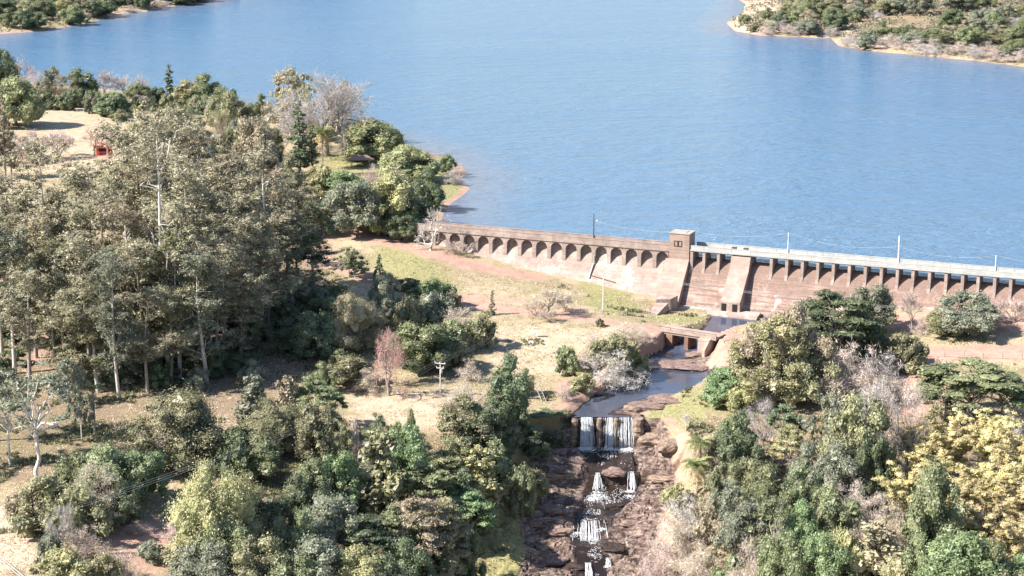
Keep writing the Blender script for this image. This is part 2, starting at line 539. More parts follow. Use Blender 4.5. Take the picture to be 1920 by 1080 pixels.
litter_shade = np.maximum(litter_shade, 0.75 * area([(-150, 745), (150, 755), (250, 760), (240, 900), (0, 900), (-150, 900)], -1, 6))  # tree shade painted into the ground colour of the lower left grass
green = np.maximum(green, 0.6 * area([(-150, 790), (230, 790), (220, 880), (-150, 880)], -1.5, 5))  # green grass, also darkening the same painted shade patch
cx, hl, hr, bed, bk = riv(GP[:, 1])
off = GP[:, 0] - cx
dr = np.where(off < 0, -off - hl, off - hr)
mriv = (GP[:, 1] < 474) & (GP[:, 1] > 200)
deepg = sstep(393.5, 392, GP[:, 1])
rock = np.where(mriv, sstep(1.5, -1.5, dr - 1.8 * deepg + 3.5 * deepg * (off < 0) + 2.0 * (fbm(GP[:, 0] / 5, GP[:, 1] / 5, 66, 3) - 0.45)), 0)
cc = np.interp(GP[:, 1], CH[:, 0], CH[:, 1]); cw = np.interp(GP[:, 1], CH[:, 0], CH[:, 2])
wet = np.where(mriv, deepg * sstep(cw + 1.2, cw - 0.8, np.abs(GP[:, 0] - cc) + 2.4 * (fbm(GP[:, 0] / 2.5, GP[:, 1] / 2.5, 67, 3) - 0.45)), 0)
wet = np.maximum(wet, np.where(mriv, 0.9 * sstep(0.3, 0.0, gzf - np.interp(GP[:, 1], [392.5, 400, 408, 433, 440, 452, 472], [-2.95, -2.8, -2.5, -2.5, -1.9, -0.8, -0.2])) * (1 - deepg) * (GP[:, 1] < 474), 0))
soil = np.maximum(soil, np.where((GP[:, 1] > 426) & (GP[:, 1] < 454) & (np.abs(off) < 20), 0.95 * sstep(5.5, 3.5, dr), 0))
soil = np.maximum(soil, np.where((GP[:, 1] < 392) & (off > 0), 0.55 * sstep(7, 4, dr), 0))
# red mud along the lake shores
dsh = np.minimum(np.minimum(seg_dist(GP, main_shore[2:]), seg_dist(GP, far_left)), seg_dist(GP, far_right))
mud = sstep(4.5, 1.0, dsh + 4.5 * (fbm(GP[:, 0] / 9, GP[:, 1] / 9, 71, 2) - 0.4)) * (GP[:, 1] > 505)
soil = np.maximum(soil, 0.6 * mud)
farland = sstep(8, 25, np.where(GP[:, 1] > 760, dsh, 0)) * (gzf > WATER)
litter_shade = np.maximum(litter_shade, 0.55 * farland)
sand = np.maximum(sand, 0.9 * area([(1380, -5), (1470, 5), (1470, 40), (1440, 62), (1370, 55), (1365, 42), (1400, 25)], 12, 14) * (GP[:, 1] > 900))

t = NT('ground')
vw = t.coord('World')
at1 = t.n('ShaderNodeAttribute', attribute_name='mask_a').outputs['Color']
at2 = t.n('ShaderNodeAttribute', attribute_name='mask_b').outputs['Color']
s1 = t.n('ShaderNodeSeparateColor'); t.l(at1, s1.inputs[0])
s2 = t.n('ShaderNodeSeparateColor'); t.l(at2, s2.inputs[0])
nl = t.noise(vw, 0.05, 5, 0.65); nm = t.noise(vw, 0.35, 5, 0.7); nf = t.noise(vw, 2.2, 4, 0.7)
def edge(mk, k=0.5):
    return t.ramp(t.math('ADD', mk, t.math('MULTIPLY', t.math('SUBTRACT', nm, 0.5), k)), [(0.3, (0, 0, 0)), (0.65, (1, 1, 1))])
col = t.ramp(nm, [(0.25, (0.23, 0.18, 0.108)), (0.5, (0.365, 0.295, 0.195)), (0.75, (0.46, 0.38, 0.27))])
col = t.mix(t.ramp(nl, [(0.42, (0, 0, 0)), (0.62, (0.6, 0.6, 0.6))]), col, (0.21, 0.185, 0.085))
col = t.mix(edge(s2.outputs[2], 0.9), col, t.ramp(nf, [(0.3, (0.42, 0.325, 0.23)), (0.7, (0.53, 0.425, 0.32))]))
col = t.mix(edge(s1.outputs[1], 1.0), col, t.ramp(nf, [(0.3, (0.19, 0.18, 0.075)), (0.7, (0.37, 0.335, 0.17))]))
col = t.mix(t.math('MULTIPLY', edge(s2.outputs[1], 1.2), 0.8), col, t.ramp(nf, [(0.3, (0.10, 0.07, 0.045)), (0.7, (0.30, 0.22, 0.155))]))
col = t.mix(edge(s1.outputs[0], 0.6), col, t.ramp(t.math('ADD', t.math('MULTIPLY', nf, 0.5), t.math('MULTIPLY', nm, 0.5)), [(0.3, (0.28, 0.155, 0.115)), (0.5, (0.39, 0.25, 0.195)), (0.7, (0.48, 0.34, 0.28))]))
wv = t.coord('World', (0.6, 0.6, 3.0))
rf = t.noise(wv, 0.8, 6, 0.75, 0.6)
rk = t.ramp(rf, [(0.36, (0.03, 0.022, 0.02)), (0.45, (0.12, 0.083, 0.07)), (0.55, (0.235, 0.175, 0.15)), (0.68, (0.39, 0.315, 0.275))])
lich = t.ramp(nm, [(0.55, (0, 0, 0)), (0.68, (0.65, 0.65, 0.65))])
rk = t.mix(lich, rk, (0.36, 0.265, 0.165))
col = t.mix(edge(s1.outputs[2], 0.7), col, rk)
wetf = edge(s2.outputs[0], 0.7)
col = t.mix(wetf, col, t.ramp(rf, [(0.3, (0.015, 0.011, 0.012)), (0.6, (0.055, 0.038, 0.032)), (0.8, (0.12, 0.07, 0.04))]))
vor = t.n('ShaderNodeTexVoronoi', feature='DISTANCE_TO_EDGE')
vor.inputs['Scale'].default_value = .55
dv = t.n('ShaderNodeVectorMath', operation='ADD'); t.l(t.coord('World', (1, .8, 1.6)), dv.inputs[0])
dn = t.n('ShaderNodeTexNoise'); dn.inputs['Scale'].default_value = .7; dn.inputs['Detail'].default_value = 3; t.l(vw, dn.inputs['Vector']); t.l(dn.outputs['Color'], dv.inputs[1])
t.l(dv.outputs[0], vor.inputs['Vector'])
joint = t.math('MULTIPLY', t.ramp(vor.outputs['Distance'], [(0.0, (1, 1, 1)), (0.06, (0, 0, 0))]), t.math('MULTIPLY', s1.outputs[2], .75))
col = t.mix(joint, col, (0.035, 0.024, 0.022))
t.bump(t.math('ADD', t.math('MULTIPLY', nf, 0.6), t.math('MULTIPLY', rf, 1.2)), 0.7, 0.35)
ground_mat = t.set(col, t.math('MULTIPLY_ADD', wetf, -0.68, 0.92), 0.25)
gme = tb.mesh('ground', True)
_sm = (rock[F].max(1) < .5) | (GP[F[:, 0], 1] > 396)
gme.polygons.foreach_set('use_smooth', _sm)
gme.materials.append(ground_mat)
for nm_, ch in (('mask_a', (soil, green, rock)), ('mask_b', (wet, litter_shade, sand))):
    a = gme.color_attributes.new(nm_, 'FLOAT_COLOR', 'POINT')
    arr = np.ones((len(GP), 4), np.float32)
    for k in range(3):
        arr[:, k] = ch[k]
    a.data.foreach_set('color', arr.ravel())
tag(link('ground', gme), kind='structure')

# ------------------------------------------------------------------ water
def water_mat(name, deep, shallow=None, scale=(1, 1, 1), rough=0.08, bump=0.5, dist=0.2, lake=False):
    t = NT(name)
    v = t.coord('World', scale)
    a = t.noise(v, 0.16, 5, 0.62, 0.4)
    b = t.noise(v, 0.42, 4, 0.75, 0.3)
    big = t.noise(t.coord('World', (0.25, 1, 1)), 0.016, 4, .6, .5)
    col = t.ramp(big, [(0.35, deep), (0.65, shallow or deep)])
    r_ = rough
    if lake:
        at = t.n('ShaderNodeAttribute', attribute_name='shallow').outputs['Fac']
        col = t.mix(t.math('MULTIPLY', at, .32), col, (0.25, 0.19, 0.18))
        lanes = t.ramp(big, [(.4, (.55, .55, .55)), (.62, (1, 1, 1))])
        t.bump(t.math('MULTIPLY', t.math('ADD', a, t.math('MULTIPLY', b, 0.7)), lanes), bump, dist)
    else:
        t.bump(t.math('ADD', a, t.math('MULTIPLY', b, 0.4)), bump, dist)
    t.b.inputs['IOR'].default_value = 1.333
    return t.set(col, rough, 0.5)
lake_mat = water_mat('lake_water', (0.072, 0.152, 0.262), (0.092, 0.182, 0.30), (0.45, 1.0, 1), 0.15, 1.0, 2.6, True)
lu = axis([(-6000, -700, 400), (-700, -260, 40), (-260, 320, 5), (320, 800, 40), (800, 6001, 400)])
lv = -axis([(0.5, 130, 3), (130, 760, 7), (760, 2700, 60)])
LU, LV = np.meshgrid(lu, lv)
LX = D0[0] + DE[0] * LU + DN[0] * LV; LY = D0[1] + DE[1] * LU + DN[1] * LV
LP = np.stack([LX.ravel(), LY.ravel()], -1)
dl_ = np.minimum(np.minimum(seg_dist(LP, main_shore), seg_dist(LP, far_left)), seg_dist(LP, far_right))
dry = inside(LP, main_land) & (seg_dist(LP, main_shore) > 9)
_i = np.arange(len(lv) - 1)[:, None] * len(lu); _j = np.arange(len(lu) - 1)[None]
FL = np.stack([_i + _j, _i + len(lu) + _j, _i + len(lu) + _j + 1, _i + _j + 1], -1).reshape(-1, 4)
FL = FL[~dry[FL].any(1)]
lb = MB(); lb.add(np.stack([LP[:, 0], LP[:, 1], np.full(len(LP), WATER)], -1), FL)
lo_ = lb.build('lake', lake_mat, smooth=True)
la_ = lo_.data.color_attributes.new('shallow', 'FLOAT_COLOR', 'POINT')
arr = np.ones((len(LP), 4), np.float32); arr[:, :3] = (sstep(26, 1, dl_ + 16 * (fbm(LP[:, 0] / 30, LP[:, 1] / 30, 97, 3) - .45)))[:, None]
la_.data.foreach_set('color', arr.ravel())
tag(lo_, kind='structure')

river_mat = water_mat('river_water', (0.05, 0.055, 0.075), (0.06, 0.075, 0.115), (1, 1, 1), 0.04, 0.2, 0.25)
rb = MB()
ys = np.concatenate([[393.25], np.arange(394, 476, 1.0)])
zs = np.interp(ys, [392, 400, 408, 433, 440, 452, 472], [-2.98, -2.82, -2.55, -2.55, -1.95, -0.85, -0.4])
cxs, hls, hrs, _, bks = riv(ys)
wf = 0.7 * sstep(394, 399, ys) - 0.15 * sstep(396, 394, ys)
xl = cxs - hls - bks * wf; xr = cxs + hrs + bks * wf
V = np.concatenate([np.stack([xl, ys, zs], -1), np.stack([xr, ys, zs], -1)])
k = np.arange(len(ys) - 1)
rb.add(V, np.stack([k, k + len(ys), k + 1 + len(ys), k + 1], -1))
tag(rb.build('river', river_mat, smooth=True), kind='structure')
sb = MB()
ys = np.arange(325, 391.0, 0.8)
bedz = riv(ys)[3] - 0.18
cc = np.interp(ys, CH[:, 0], CH[:, 1]); cw = np.interp(ys, CH[:, 0], CH[:, 2]) * 0.9
cols = np.linspace(-1, 1, 7)
V = np.stack([cc[:, None] + cw[:, None] * cols, np.repeat(ys[:, None], 7, 1), np.repeat(bedz[:, None], 7, 1)], -1).reshape(-1, 3)
i = np.arange(len(ys) - 1)[:, None] * 7; j = np.arange(6)[None]
sb.add(V, np.stack([i + j, i + j + 1, i + 8 + j, i + 7 + j], -1).reshape(-1, 4))
stream_mat = water_mat('stream_water', (0.02, 0.014, 0.012), (0.03, 0.02, 0.015), (1, 1, 1), 0.08, 0.8, 0.4)
tag(sb.build('stream', stream_mat, smooth=True), kind='structure')
# ------------------------------------------------------------------ concrete
def concrete(name, base, dark, light, streak=0.5, band=0.3, white=0.25, crown=0.0):
    """weathered cast concrete: lift lines, run-off streaks and lime stains"""
    t = NT(name)
    vs = t.coord('World', (0.9, 0.9, 0.07))
    vb = t.coord('World', (0.10, 0.10, 2.2))
    v = t.coord('World')
    col = t.ramp(t.noise(v, 0.5, 5, 0.65), [(0.3, dark), (0.52, base), (0.75, light)])
    col = t.mix(t.ramp(t.noise(v, 0.13, 4, .6, .5), [(.40, (.55, .55, .55)), (.56, (0, 0, 0))]), col, dark)
    bands = t.ramp(t.noise(vb, 1.0, 4, 0.7), [(0.42, (0, 0, 0)), (0.6, (1, 1, 1))])
    col = t.mix(t.math('MULTIPLY', bands, band), col, tuple(x * 0.45 for x in dark))
    st = t.ramp(t.noise(vs, 0.8, 4, 0.65), [(0.5, (0, 0, 0)), (0.68, (1, 1, 1))])
    col = t.mix(t.math('MULTIPLY', st, streak), col, tuple(x * 0.5 for x in dark))
    wh = t.ramp(t.noise(t.coord('World', (0.5, 0.5, 0.22)), 0.45, 5, 0.7), [(0.55, (0, 0, 0)), (0.7, (1, 1, 1))])
    col = t.mix(t.math('MULTIPLY', wh, white), col, (0.62, 0.53, 0.47))
    if crown:
        zz = t.n('ShaderNodeSeparateXYZ'); t.l(v, zz.inputs[0])
        zf = t.math('ADD', t.math('MULTIPLY', zz.outputs[2], 0.16), t.math('MULTIPLY', t.noise(t.coord('World', (1, 1, .12)), .5, 5, .7), 1.6))
        col = t.mix(t.ramp(zf, [(0.0, (0, 0, 0)), (1.0, (1, 1, 1))]) if False else t.math('MULTIPLY', t.ramp(t.math('MULTIPLY', zf, .4), [(0.55, (0, 0, 0)), (0.85, (1, 1, 1))]), crown), col, tuple(x * .62 for x in dark))
    fine = t.noise(v, 3.0, 4, 0.7)
    col = t.mix(0.28, col, t.ramp(fine, [(0.3, tuple(x * 0.6 for x in base)), (0.7, light)]))
    t.bump(t.math('ADD', fine, bands), 0.5, 0.06)
    return t.set(col, 0.9, 0.2)

M_wall = concrete('arch_wall_concrete', (0.40, 0.31, 0.27), (0.25, 0.18, 0.155), (0.55, 0.455, 0.41), 0.65, 0.4, 0.95, 0.25)
M_dark = concrete('weathered_brown_concrete', (0.33, 0.265, 0.235), (0.22, 0.165, 0.145), (0.45, 0.375, 0.335), 0.5, 0.25, 0.45)
M_spill = concrete('spillway_concrete', (0.36, 0.255, 0.215), (0.19, 0.115, 0.09), (0.50, 0.39, 0.34), 0.85, 0.95, 1.0, 0.85)
M_tower = concrete('tower_concrete', (0.34, 0.25, 0.21), (0.25, 0.175, 0.145), (0.43, 0.33, 0.28), 0.2, 0.25, 0.15)
M_white = concrete('white_painted_concrete', (0.43, 0.43, 0.41), (0.33, 0.34, 0.33), (0.52, 0.52, 0.50), 0.25, 0.2, 0.1)
M_black = simple_mat('black_opening', (0.012, 0.012, 0.014), (0.02, 0.02, 0.022), 2, 0.9, 0)
M_steel = simple_mat('grey_steel', (0.25, 0.25, 0.25), (0.38, 0.37, 0.36), 5, 0.5, 0.1, 0.5)
M_whitemetal = simple_mat('white_metal', (0.70, 0.70, 0.68), (0.80, 0.80, 0.78), 5, 0.5, 0, 0.4)
M_darkmetal = simple_mat('dark_rusty_metal', (0.06, 0.045, 0.04), (0.12, 0.08, 0.07), 4, 0.7, 0.2, 0.3)
M_pole = simple_mat('pole_concrete', (0.48, 0.46, 0.43), (0.62, 0.60, 0.57), 3, 0.85, 0.1)
M_wood = simple_mat('grey_wood', (0.20, 0.16, 0.13), (0.34, 0.29, 0.24), 4, 0.9, 0.4)
M_palewood = simple_mat('pale_wood', (0.42, 0.38, 0.34), (0.60, 0.55, 0.50), 4, 0.9, 0.3)
M_wire = simple_mat('bare_wire', (0.34, 0.34, 0.34), (0.44, 0.44, 0.44), 1, 0.6, 0, 0.4)

def u_of(px, z=12.0, v=0.0):
    """station along the crest seen at a column of the photograph"""
    lo, hi = -95.0, 130.0
    for _ in range(60):
        m = (lo + hi) / 2
        p = dam_pt(m, v, z)
        q = 960 + FPX * p[0] / depth_of(p[1], z)
        if q < px: lo = m
        else: hi = m
    return (lo + hi) / 2

dam = thing('dam', (D0[0], D0[1], 0), 'long concrete dam with arched wall, square tower and white-railed spillway bridge', 'dam')
def dam_part(name, mb, mat, parent=None, smooth=False):
    """geometry in world coordinates, stored relative to the dam"""
    me = mb.mesh(name, smooth)
    me.transform(Matrix.Translation((-D0[0], -D0[1], 0)))
    me.materials.append(mat)
    return link(name, me, parent or dam)
def dbox(mb, u0, u1, v0, v1, z0, z1):
    return mb.prism([(v0, z0), (v1, z0), (v1, z1), (v0, z1)], u0, u1, dam_pt)

UT0, UT1 = u_of(1256, 14, 2), u_of(1293, 14, 2)       # tower edges
BAY = 4.08
NB = 20
# --- left wall body: battered downstream face, many spans so the face can be uneven
prof_l = [(-2.0, 2.0), (-2.0, 12.9), (0.0, 12.9), (0.0, 10.9), (0.4, 9.6), (1.8, 7.2), (4.6, 3.6), (9.0, -1.5)]
body = MB(); body.prism(prof_l, UT0 - NB * BAY - 2.0, UT0 + 0.4, dam_pt)
dam_part('arch_wall', body, M_wall)
# --- arcade: front plate with round arches, buttress fins, walkway and parapet
vf = 1.75
for b in range(NB):
    u0 = UT0 - (b + 1) * BAY; u1 = u0 + BAY
    a = MB()
    rr = (BAY - 1.0) / 2; um = (u0 + u1) / 2; zs0 = 10.2
    th = np.linspace(0, math.pi, 15)
    arc = [(um - rr * math.cos(q), zs0 + rr * 1.02 * math.sin(q)) for q in th]
    # spandrel faces between arc and top line, front and back, plus soffit
    top = [(u0 + BAY * (i_ / 14), 12.0) for i_ in range(15)]
    Vf = [dam_pt(u, vf, z) for u, z in arc] + [dam_pt(u, vf, z) for u, z in top]
    Vb = [dam_pt(u, vf - 0.5, z) for u, z in arc] + [dam_pt(u, vf - 0.5, z) for u, z in top]
    k = np.arange(14)
    a.add(Vf, np.stack([k, k + 1, k + 16, k + 15], -1))
    a.add(Vb, np.stack([k + 1, k, k + 15, k + 16], -1))
    a.add([dam_pt(u, vf, z) for u, z in arc] + [dam_pt(u, vf - 0.5, z) for u, z in arc], np.stack([k + 1, k, k + 15, k + 16], -1))
    # triangles at the springing
    a.add([dam_pt(u0, vf, zs0), dam_pt(arc[0][0], vf, zs0), dam_pt(u0, vf, 12.0), dam_pt(arc[-1][0], vf, zs0), dam_pt(u1, vf, zs0), dam_pt(u1, vf, 12.0)],
          np.array([(0, 1, 2), (3, 4, 5)]))
    dam_part('arch', a, M_dark)
for b in range(NB + 1):
    u = UT0 - b * BAY
    f = MB()
    hw = 0.5
    if b == 0:
        f.prism([(0.05, 12.0), (0.05, 8.0), (1.2, 6.0), (2.05, 6.6), (vf, 7.0), (vf, 12.0)], u - hw, u, dam_pt)
    else:
        f.prism([(-0.1, 11.95), (-0.1, 8.6), (1.3, 6.4), (2.2, 6.25), (vf, 7.0), (vf, 9.84), (vf - 0.001, 9.85), (vf - 0.02, 11.95)], u - hw, u + hw, dam_pt)
    dam_part('buttress', f, M_dark)
wk = MB(); dbox(wk, UT0 - NB * BAY - 2, UT0, -2.2, vf + 0.25, 12.004, 12.55); dbox(wk, UT0 - NB * BAY - 2, UT0, -2.3, vf + 0.05, 12.55, 12.85)
dam_part('walkway', wk, M_dark)
for v0, v1 in ((-2.25, -2.0), (vf - 0.35, vf - 0.1)):
    pr = MB(); dbox(pr, UT0 - NB * BAY - 2, UT0 - 0.002, v0, v1, 12.852, 13.55); dbox(pr, UT0 - NB * BAY - 2, UT0 - 0.002, v0 - 0.06, v1 + 0.06, 13.55, 13.68)
    dam_part('parapet', pr, M_dark)

# --- spillway body with rounded crest
UE = 126.0
prof_s = [(-3.4, 2.0), (-3.4, 9.0), (-2.8, 10.0), (-2.0, 10.35), (-1.0, 10.62), (-0.2, 10.5), (0.6, 10.05), (1.4, 9.35), (2.6, 7.9), (8.6, 0.3), (9.6, -0.7), (12.0, -1.2), (12, -2.5)]
sp = MB(); sp.prism(prof_s, UT1 - 0.4, UE, dam_pt)
dam_part('spillway', sp, M_spill)
# --- gate tower
tw = MB()
tw.prism([(-2.2, 12.0), (2.3, 12.0), (2.3, 16.75), (-2.2, 16.75)], UT0, UT1, dam_pt)
tw.prism([(-2.6, 5), (2.35, 5.0), (2.35, 11.997), (-2.6, 11.997)], UT0 - 0.02, UT1 + 0.02, dam_pt)
tower = dam_part('gate_tower', tw, M_tower)
ts = MB()
ts.prism([(0.2, -1.5), (10.6, -1.5), (10.4, 1.2), (3.2, 9.4), (2.352, 10.4), (2.352, 4)], UT0 - 0.9, UT1 + 0.01, dam_pt)
dam_part('tower_base', ts, M_tower)
rf = MB(); dbox(rf, UT0 - 0.12, UT1 + 0.12, -2.35, 2.45, 16.752, 16.95); dbox(rf, UT0 + 0.7, UT1 - 1.2, -1.6, 1.2, 16.952, 17.05)
dam_part('tower_roof', rf, concrete('roof_concrete', (0.40, 0.36, 0.33), (0.30, 0.26, 0.24), (0.50, 0.46, 0.43)), tower)
uw0, uw1, wz0, wz1 = u_of(1264, 14, 2.3), u_of(1279, 14, 2.3), 13.55, 15.0
wi = MB(); dbox(wi, uw0, uw1, 2.27, 2.32, wz0, wz1)
win = dam_part('window', wi, M_tower, tower)
for k in range(2):
    wv_ = uw0 + (uw1 - uw0) * k / 2
    fr = MB()
    e = 0.16; w_ = (uw1 - uw0) / 2
    dbox(fr, wv_ + .02, wv_ + w_ - .02, 2.322, 2.37, wz0, wz0 + e); dbox(fr, wv_ + .02, wv_ + w_ - .02, 2.322, 2.37, wz1 - e, wz1)
    dbox(fr, wv_ + .02, wv_ + .02 + e, 2.322, 2.37, wz0 + e, wz1 - e); dbox(fr, wv_ + w_ - .02 - e, wv_ + w_ - .02, 2.322, 2.37, wz0 + e, wz1 - e)
    dam_part('window_frame', fr, M_black, tower)
# --- gate block with two outlets
UB0, UB1 = u_of(1372, 11, 1.8), u_of(1408, 11, 1.8)
gb = MB()
gb.prism([(-2.9, 8), (1.9, 7.0), (9.5, -1.5), (10.6, -1.5), (10.5, 2.6), (10.45, 2.75), (9.9, 2.95), (3.6, 9.2), (2.1, 12.3), (-2.9, 12.3)], UB0, UB1, dam_pt)
dam_part('gate_block', gb, concrete('gate_block_concrete', (0.36, 0.27, 0.23), (0.24, 0.17, 0.145), (0.46, 0.37, 0.32), 0.4, 0.2, 0.75))
for q0, q1 in ((0.06, 0.30), (0.62, 0.86)):
    ob = MB(); L = UB1 - UB0
    dbox(ob, UB0 + q0 * L, UB0 + q1 * L, 10.3, 10.63, 0.0, 2.2)
    dam_part('outlet', ob, M_black)
ap = MB(); ap.prism([(9.3, -1.6), (13.6, -1.6), (13.0, -0.1), (9.9, 0.45), (9.2, 0.5)], UB0 - 4.5, UB1 + 5, dam_pt)
dam_part('apron', ap, M_wall)
# --- piers under the bridge, one by one
pxs = [1322, 1349] + [1448, 1477, 1506, 1535, 1564, 1594, 1624, 1654, 1684, 1713, 1744, 1775, 1806, 1835, 1866, 1896]
pus = [u_of(p, 11, 1.2) for p in pxs]
step = (pus[-1] - pus[2]) / (len(pus) - 3)
while pus[-1] + step < UE - 1: pus.append(pus[-1] + step)
pus = [u_of(1299, 11, 1.2)] + pus
proto = None
pier_prof = [(-2.6, 9.4), (2.6, 6.6), (3.25, 6.9), (2.4, 8.6), (2.15, 12.55), (-2.6, 12.55)]
for u in pus:
    p = MB(); p.prism(pier_prof, u - 0.36, u + 0.36, dam_pt)
    dam_part('pier', p, M_dark)
dk = MB(); dbox(dk, UT1 + .3, UE, -2.7, 2.2, 12.555, 13.0); dbox(dk, UT1 + .3, UE, 1.7, 2.4, 12.75, 13.1)
dam_part('bridge_deck', dk, M_white)
edges = sorted([UT1 + 0.4] + pus[1:3] + [UB0, UB1] + pus[3:] + [UE])
for v0 in (-2.6, 2.12):
    for a_, b_ in zip(edges[:-1], edges[1:]):
        p = MB(); dbox(p, a_ + 0.04, b_ - 0.04, v0, v0 + 0.13, 13.12, 14.02)
        o = dam_part('parapet_panel', p, M_white)
    r_ = MB(); dbox(r_, UT1 + .42, UE, v0 - 0.05, v0 + 0.18, 14.02, 14.14)
    dam_part('rail', r_, M_white)
for k, px_ in enumerate((1375, 1397)):
    u = u_of(px_, 13.5, 1.8)
    p = MB(); dbox(p, u - .55, u + .55, 0.6, 1.55, 13.1, 14.35)
    dam_part('gate_hoist', p, M_darkmetal)
# drain pipe down the arcade and along the wall
dp = MB(); u = u_of(1110, 8, 2)
dp.tube([dam_pt(u + .6, vf + .15, 9.2), dam_pt(u + .5, vf + .5, 7.3), dam_pt(u + .2, 4.6, 3.9)], 0.22, 6)
dam_part('drain_pipe', dp, M_steel)
dp = MB(); dp.tube([dam_pt(u + .6, 4.0, 4.55), dam_pt(u + 7.5, 4.9, 3.5)], 0.13, 5)
dam_part('drain_pipe', dp, M_darkmetal)

# wing wall at the toe of the tower: two stepped blocks with sloping tops
def wing(label, V, mat):
    mb = MB(); mb.hexa(V)
    return tag(mb.build('wing_wall', mat), label, 'wall', 'stepped wing walls below the tower')
def wz(px, py, z): return at_z(px, py, z)
def block(px_front, z0, z1l):
    out = []
    for (x, y, z) in px_front:
        a, b = wz(x, y, z); out.append((a, b, z0))
    for (x, y, z) in px_front:
        a, b = wz(x, y, z); out.append((a, b, z))
    return out
wing('upper concrete wing wall block against the foot of the dam tower', block([(1231, 561, 3.4), (1257, 561, 3.4), (1271, 554, 3.4), (1243, 551, 3.4)], -2, 0), M_wall)
wing('lower sloping concrete wing wall beside the spillway stream', block([(1213, 589, 0.8), (1232, 590, 0.8), (1253, 568, 2.7), (1230, 568, 2.7)], -2, 0), M_wall)

# spray and white water running out at the toe of the spillway
_w = NT('white_water')
_c = _w.ramp(_w.noise(_w.coord('Object'), 2.5, 3), [(0.3, (0.74, 0.77, 0.80)), (0.7, (0.92, 0.93, 0.94))])
_d = _w.n('ShaderNodeBsdfDiffuse'); _t = _w.n('ShaderNodeBsdfTranslucent'); _p = _w.n('ShaderNodeBsdfTransparent')
_w.l(_c, _d.inputs[0]); _w.l(_c, _t.inputs[0])
_m1 = _w.n('ShaderNodeMixShader'); _m1.inputs[0].default_value = .42; _w.l(_d.outputs[0], _m1.inputs[1]); _w.l(_t.outputs[0], _m1.inputs[2])
_m2 = _w.n('ShaderNodeMixShader'); _m2.inputs[0].default_value = .15; _w.l(_m1.outputs[0], _m2.inputs[1]); _w.l(_p.outputs[0], _m2.inputs[2])
_w.t.nodes.remove(_w.b); _w.l(_m2.outputs[0], _w.out.inputs[0])
M_foam = _w.m

# ------------------------------------------------------------------ poles and cables
def pole(px, pyb, pyt, label, kind, r=0.16, mat=None, cat='utility pole', group=None):
    x, y, z = ground_hit(px, pyb)
    h = height_at(pyt, y) - z
    root = thing('utility_pole' if kind != 'lamp' else 'lamp_post', (x, y, z), label, cat, group)
    mb = MB(); mb.tube([(0, 0, -0.5), (0, 0, h * .5), (0, 0, h)], [r, r * .85, r * .62], 8)
    mb.build('shaft', mat or M_pole, root)
    if kind in ('cross', 'double'):
        for k, zz in enumerate([h - 0.35] + ([h - 1.35] if kind == 'double' else [])):
            c = MB(); ca, sa = 0.95, 0.31
            L = 1.15 if k == 0 else 0.8
            c.box(-L, L, -0.22, -0.10, zz - .07, zz + .07)
            c.build('crossarm', M_wood if mat else M_pole, root).rotation_euler.z = R(-18)
            for s in (-0.95, 0.0, 0.95):
                i_ = MB(); i_.tube([(s * L, -0.16, zz + .07), (s * L, -0.16, zz + .2), (s * L, -0.16, zz + .34)], [.05, .09, .05], 6)
                i_.build('insulator', M_whitemetal, root).rotation_euler.z = R(-18)
        if kind == 'double':
            t_ = MB(); t_.tube([(0.25, -0.35, h - 2.4), (0.25, -0.35, h - 2.3), (0.25, -0.35, h - 1.7), (0.25, -.35, h - 1.6)], [.2, .26, .26, .2], 8)
            t_.build('transformer', M_steel, root)
    return root, (x, y, z + h)

pN, topN = pole(826, 742, 678, 'white utility pole with crossarms standing on the pale grass clearing', 'double', 0.17)
pF, topF = pole(1131, 584, 512, 'tall pale utility pole with crossarm on the slope below the arched wall', 'cross', 0.19)
pS, topS = pole(1162, 592, 555, 'short thin grey post beside the dirt road near the wing wall', 'cross', 0.10, M_wood)
x_, y_ = at_z(391, 905, -4)
pY, topY = pole(391, 962, 868, 'utility pole with only its crossarm showing behind the yellow-green tree', 'double', 0.17)

def cable(p, q, sag, label, r=0.016, group='power cables', mat=None):
    ts_ = np.linspace(0, 1, 25)
    P0, P1 = np.array(p), np.array(q)
    pts = P0 + (P1 - P0) * ts_[:, None]
    pts[:, 2] -= sag * 4 * ts_ * (1 - ts_)
    mb = MB(); mb.tube(pts, r, 4, False)
    return tag(mb.build('power_cable', mat or M_wire), label, 'cable', group)
side = np.array((0.3, -0.95, 0))
def spans(a, b, n, sag, label, off=0.9):
    ab = np.array(b) - np.array(a); s = np.array((ab[1], -ab[0], 0)); s /= np.linalg.norm(s)
    for k in range(n):
        o = s * off * (k - (n - 1) / 2)
        cable(np.array(a) + o + (0, 0, .2), np.array(b) + o + (0, 0, .2), sag, ('nearest ', 'middle ', 'farthest ')[k] + label)
spans(topY, topN, 3, 1.6, 'of three cables from the clearing pole down to the yellow-green tree')
spans(topN, topF, 3, 1.8, 'of three cables from the clearing pole up to the tall pole')
pR = (topF[0] + 105, topF[1] - 52, topF[2] + 1.0)
spans(topF, pR, 3, 1.6, 'of three cables strung across the front of the spillway')
pL = (topY[0] - 62, topY[1] - 60, topY[2] - 1.5)
spans(topY, pL, 3, 1.5, 'of three cables running off towards the lower left corner')

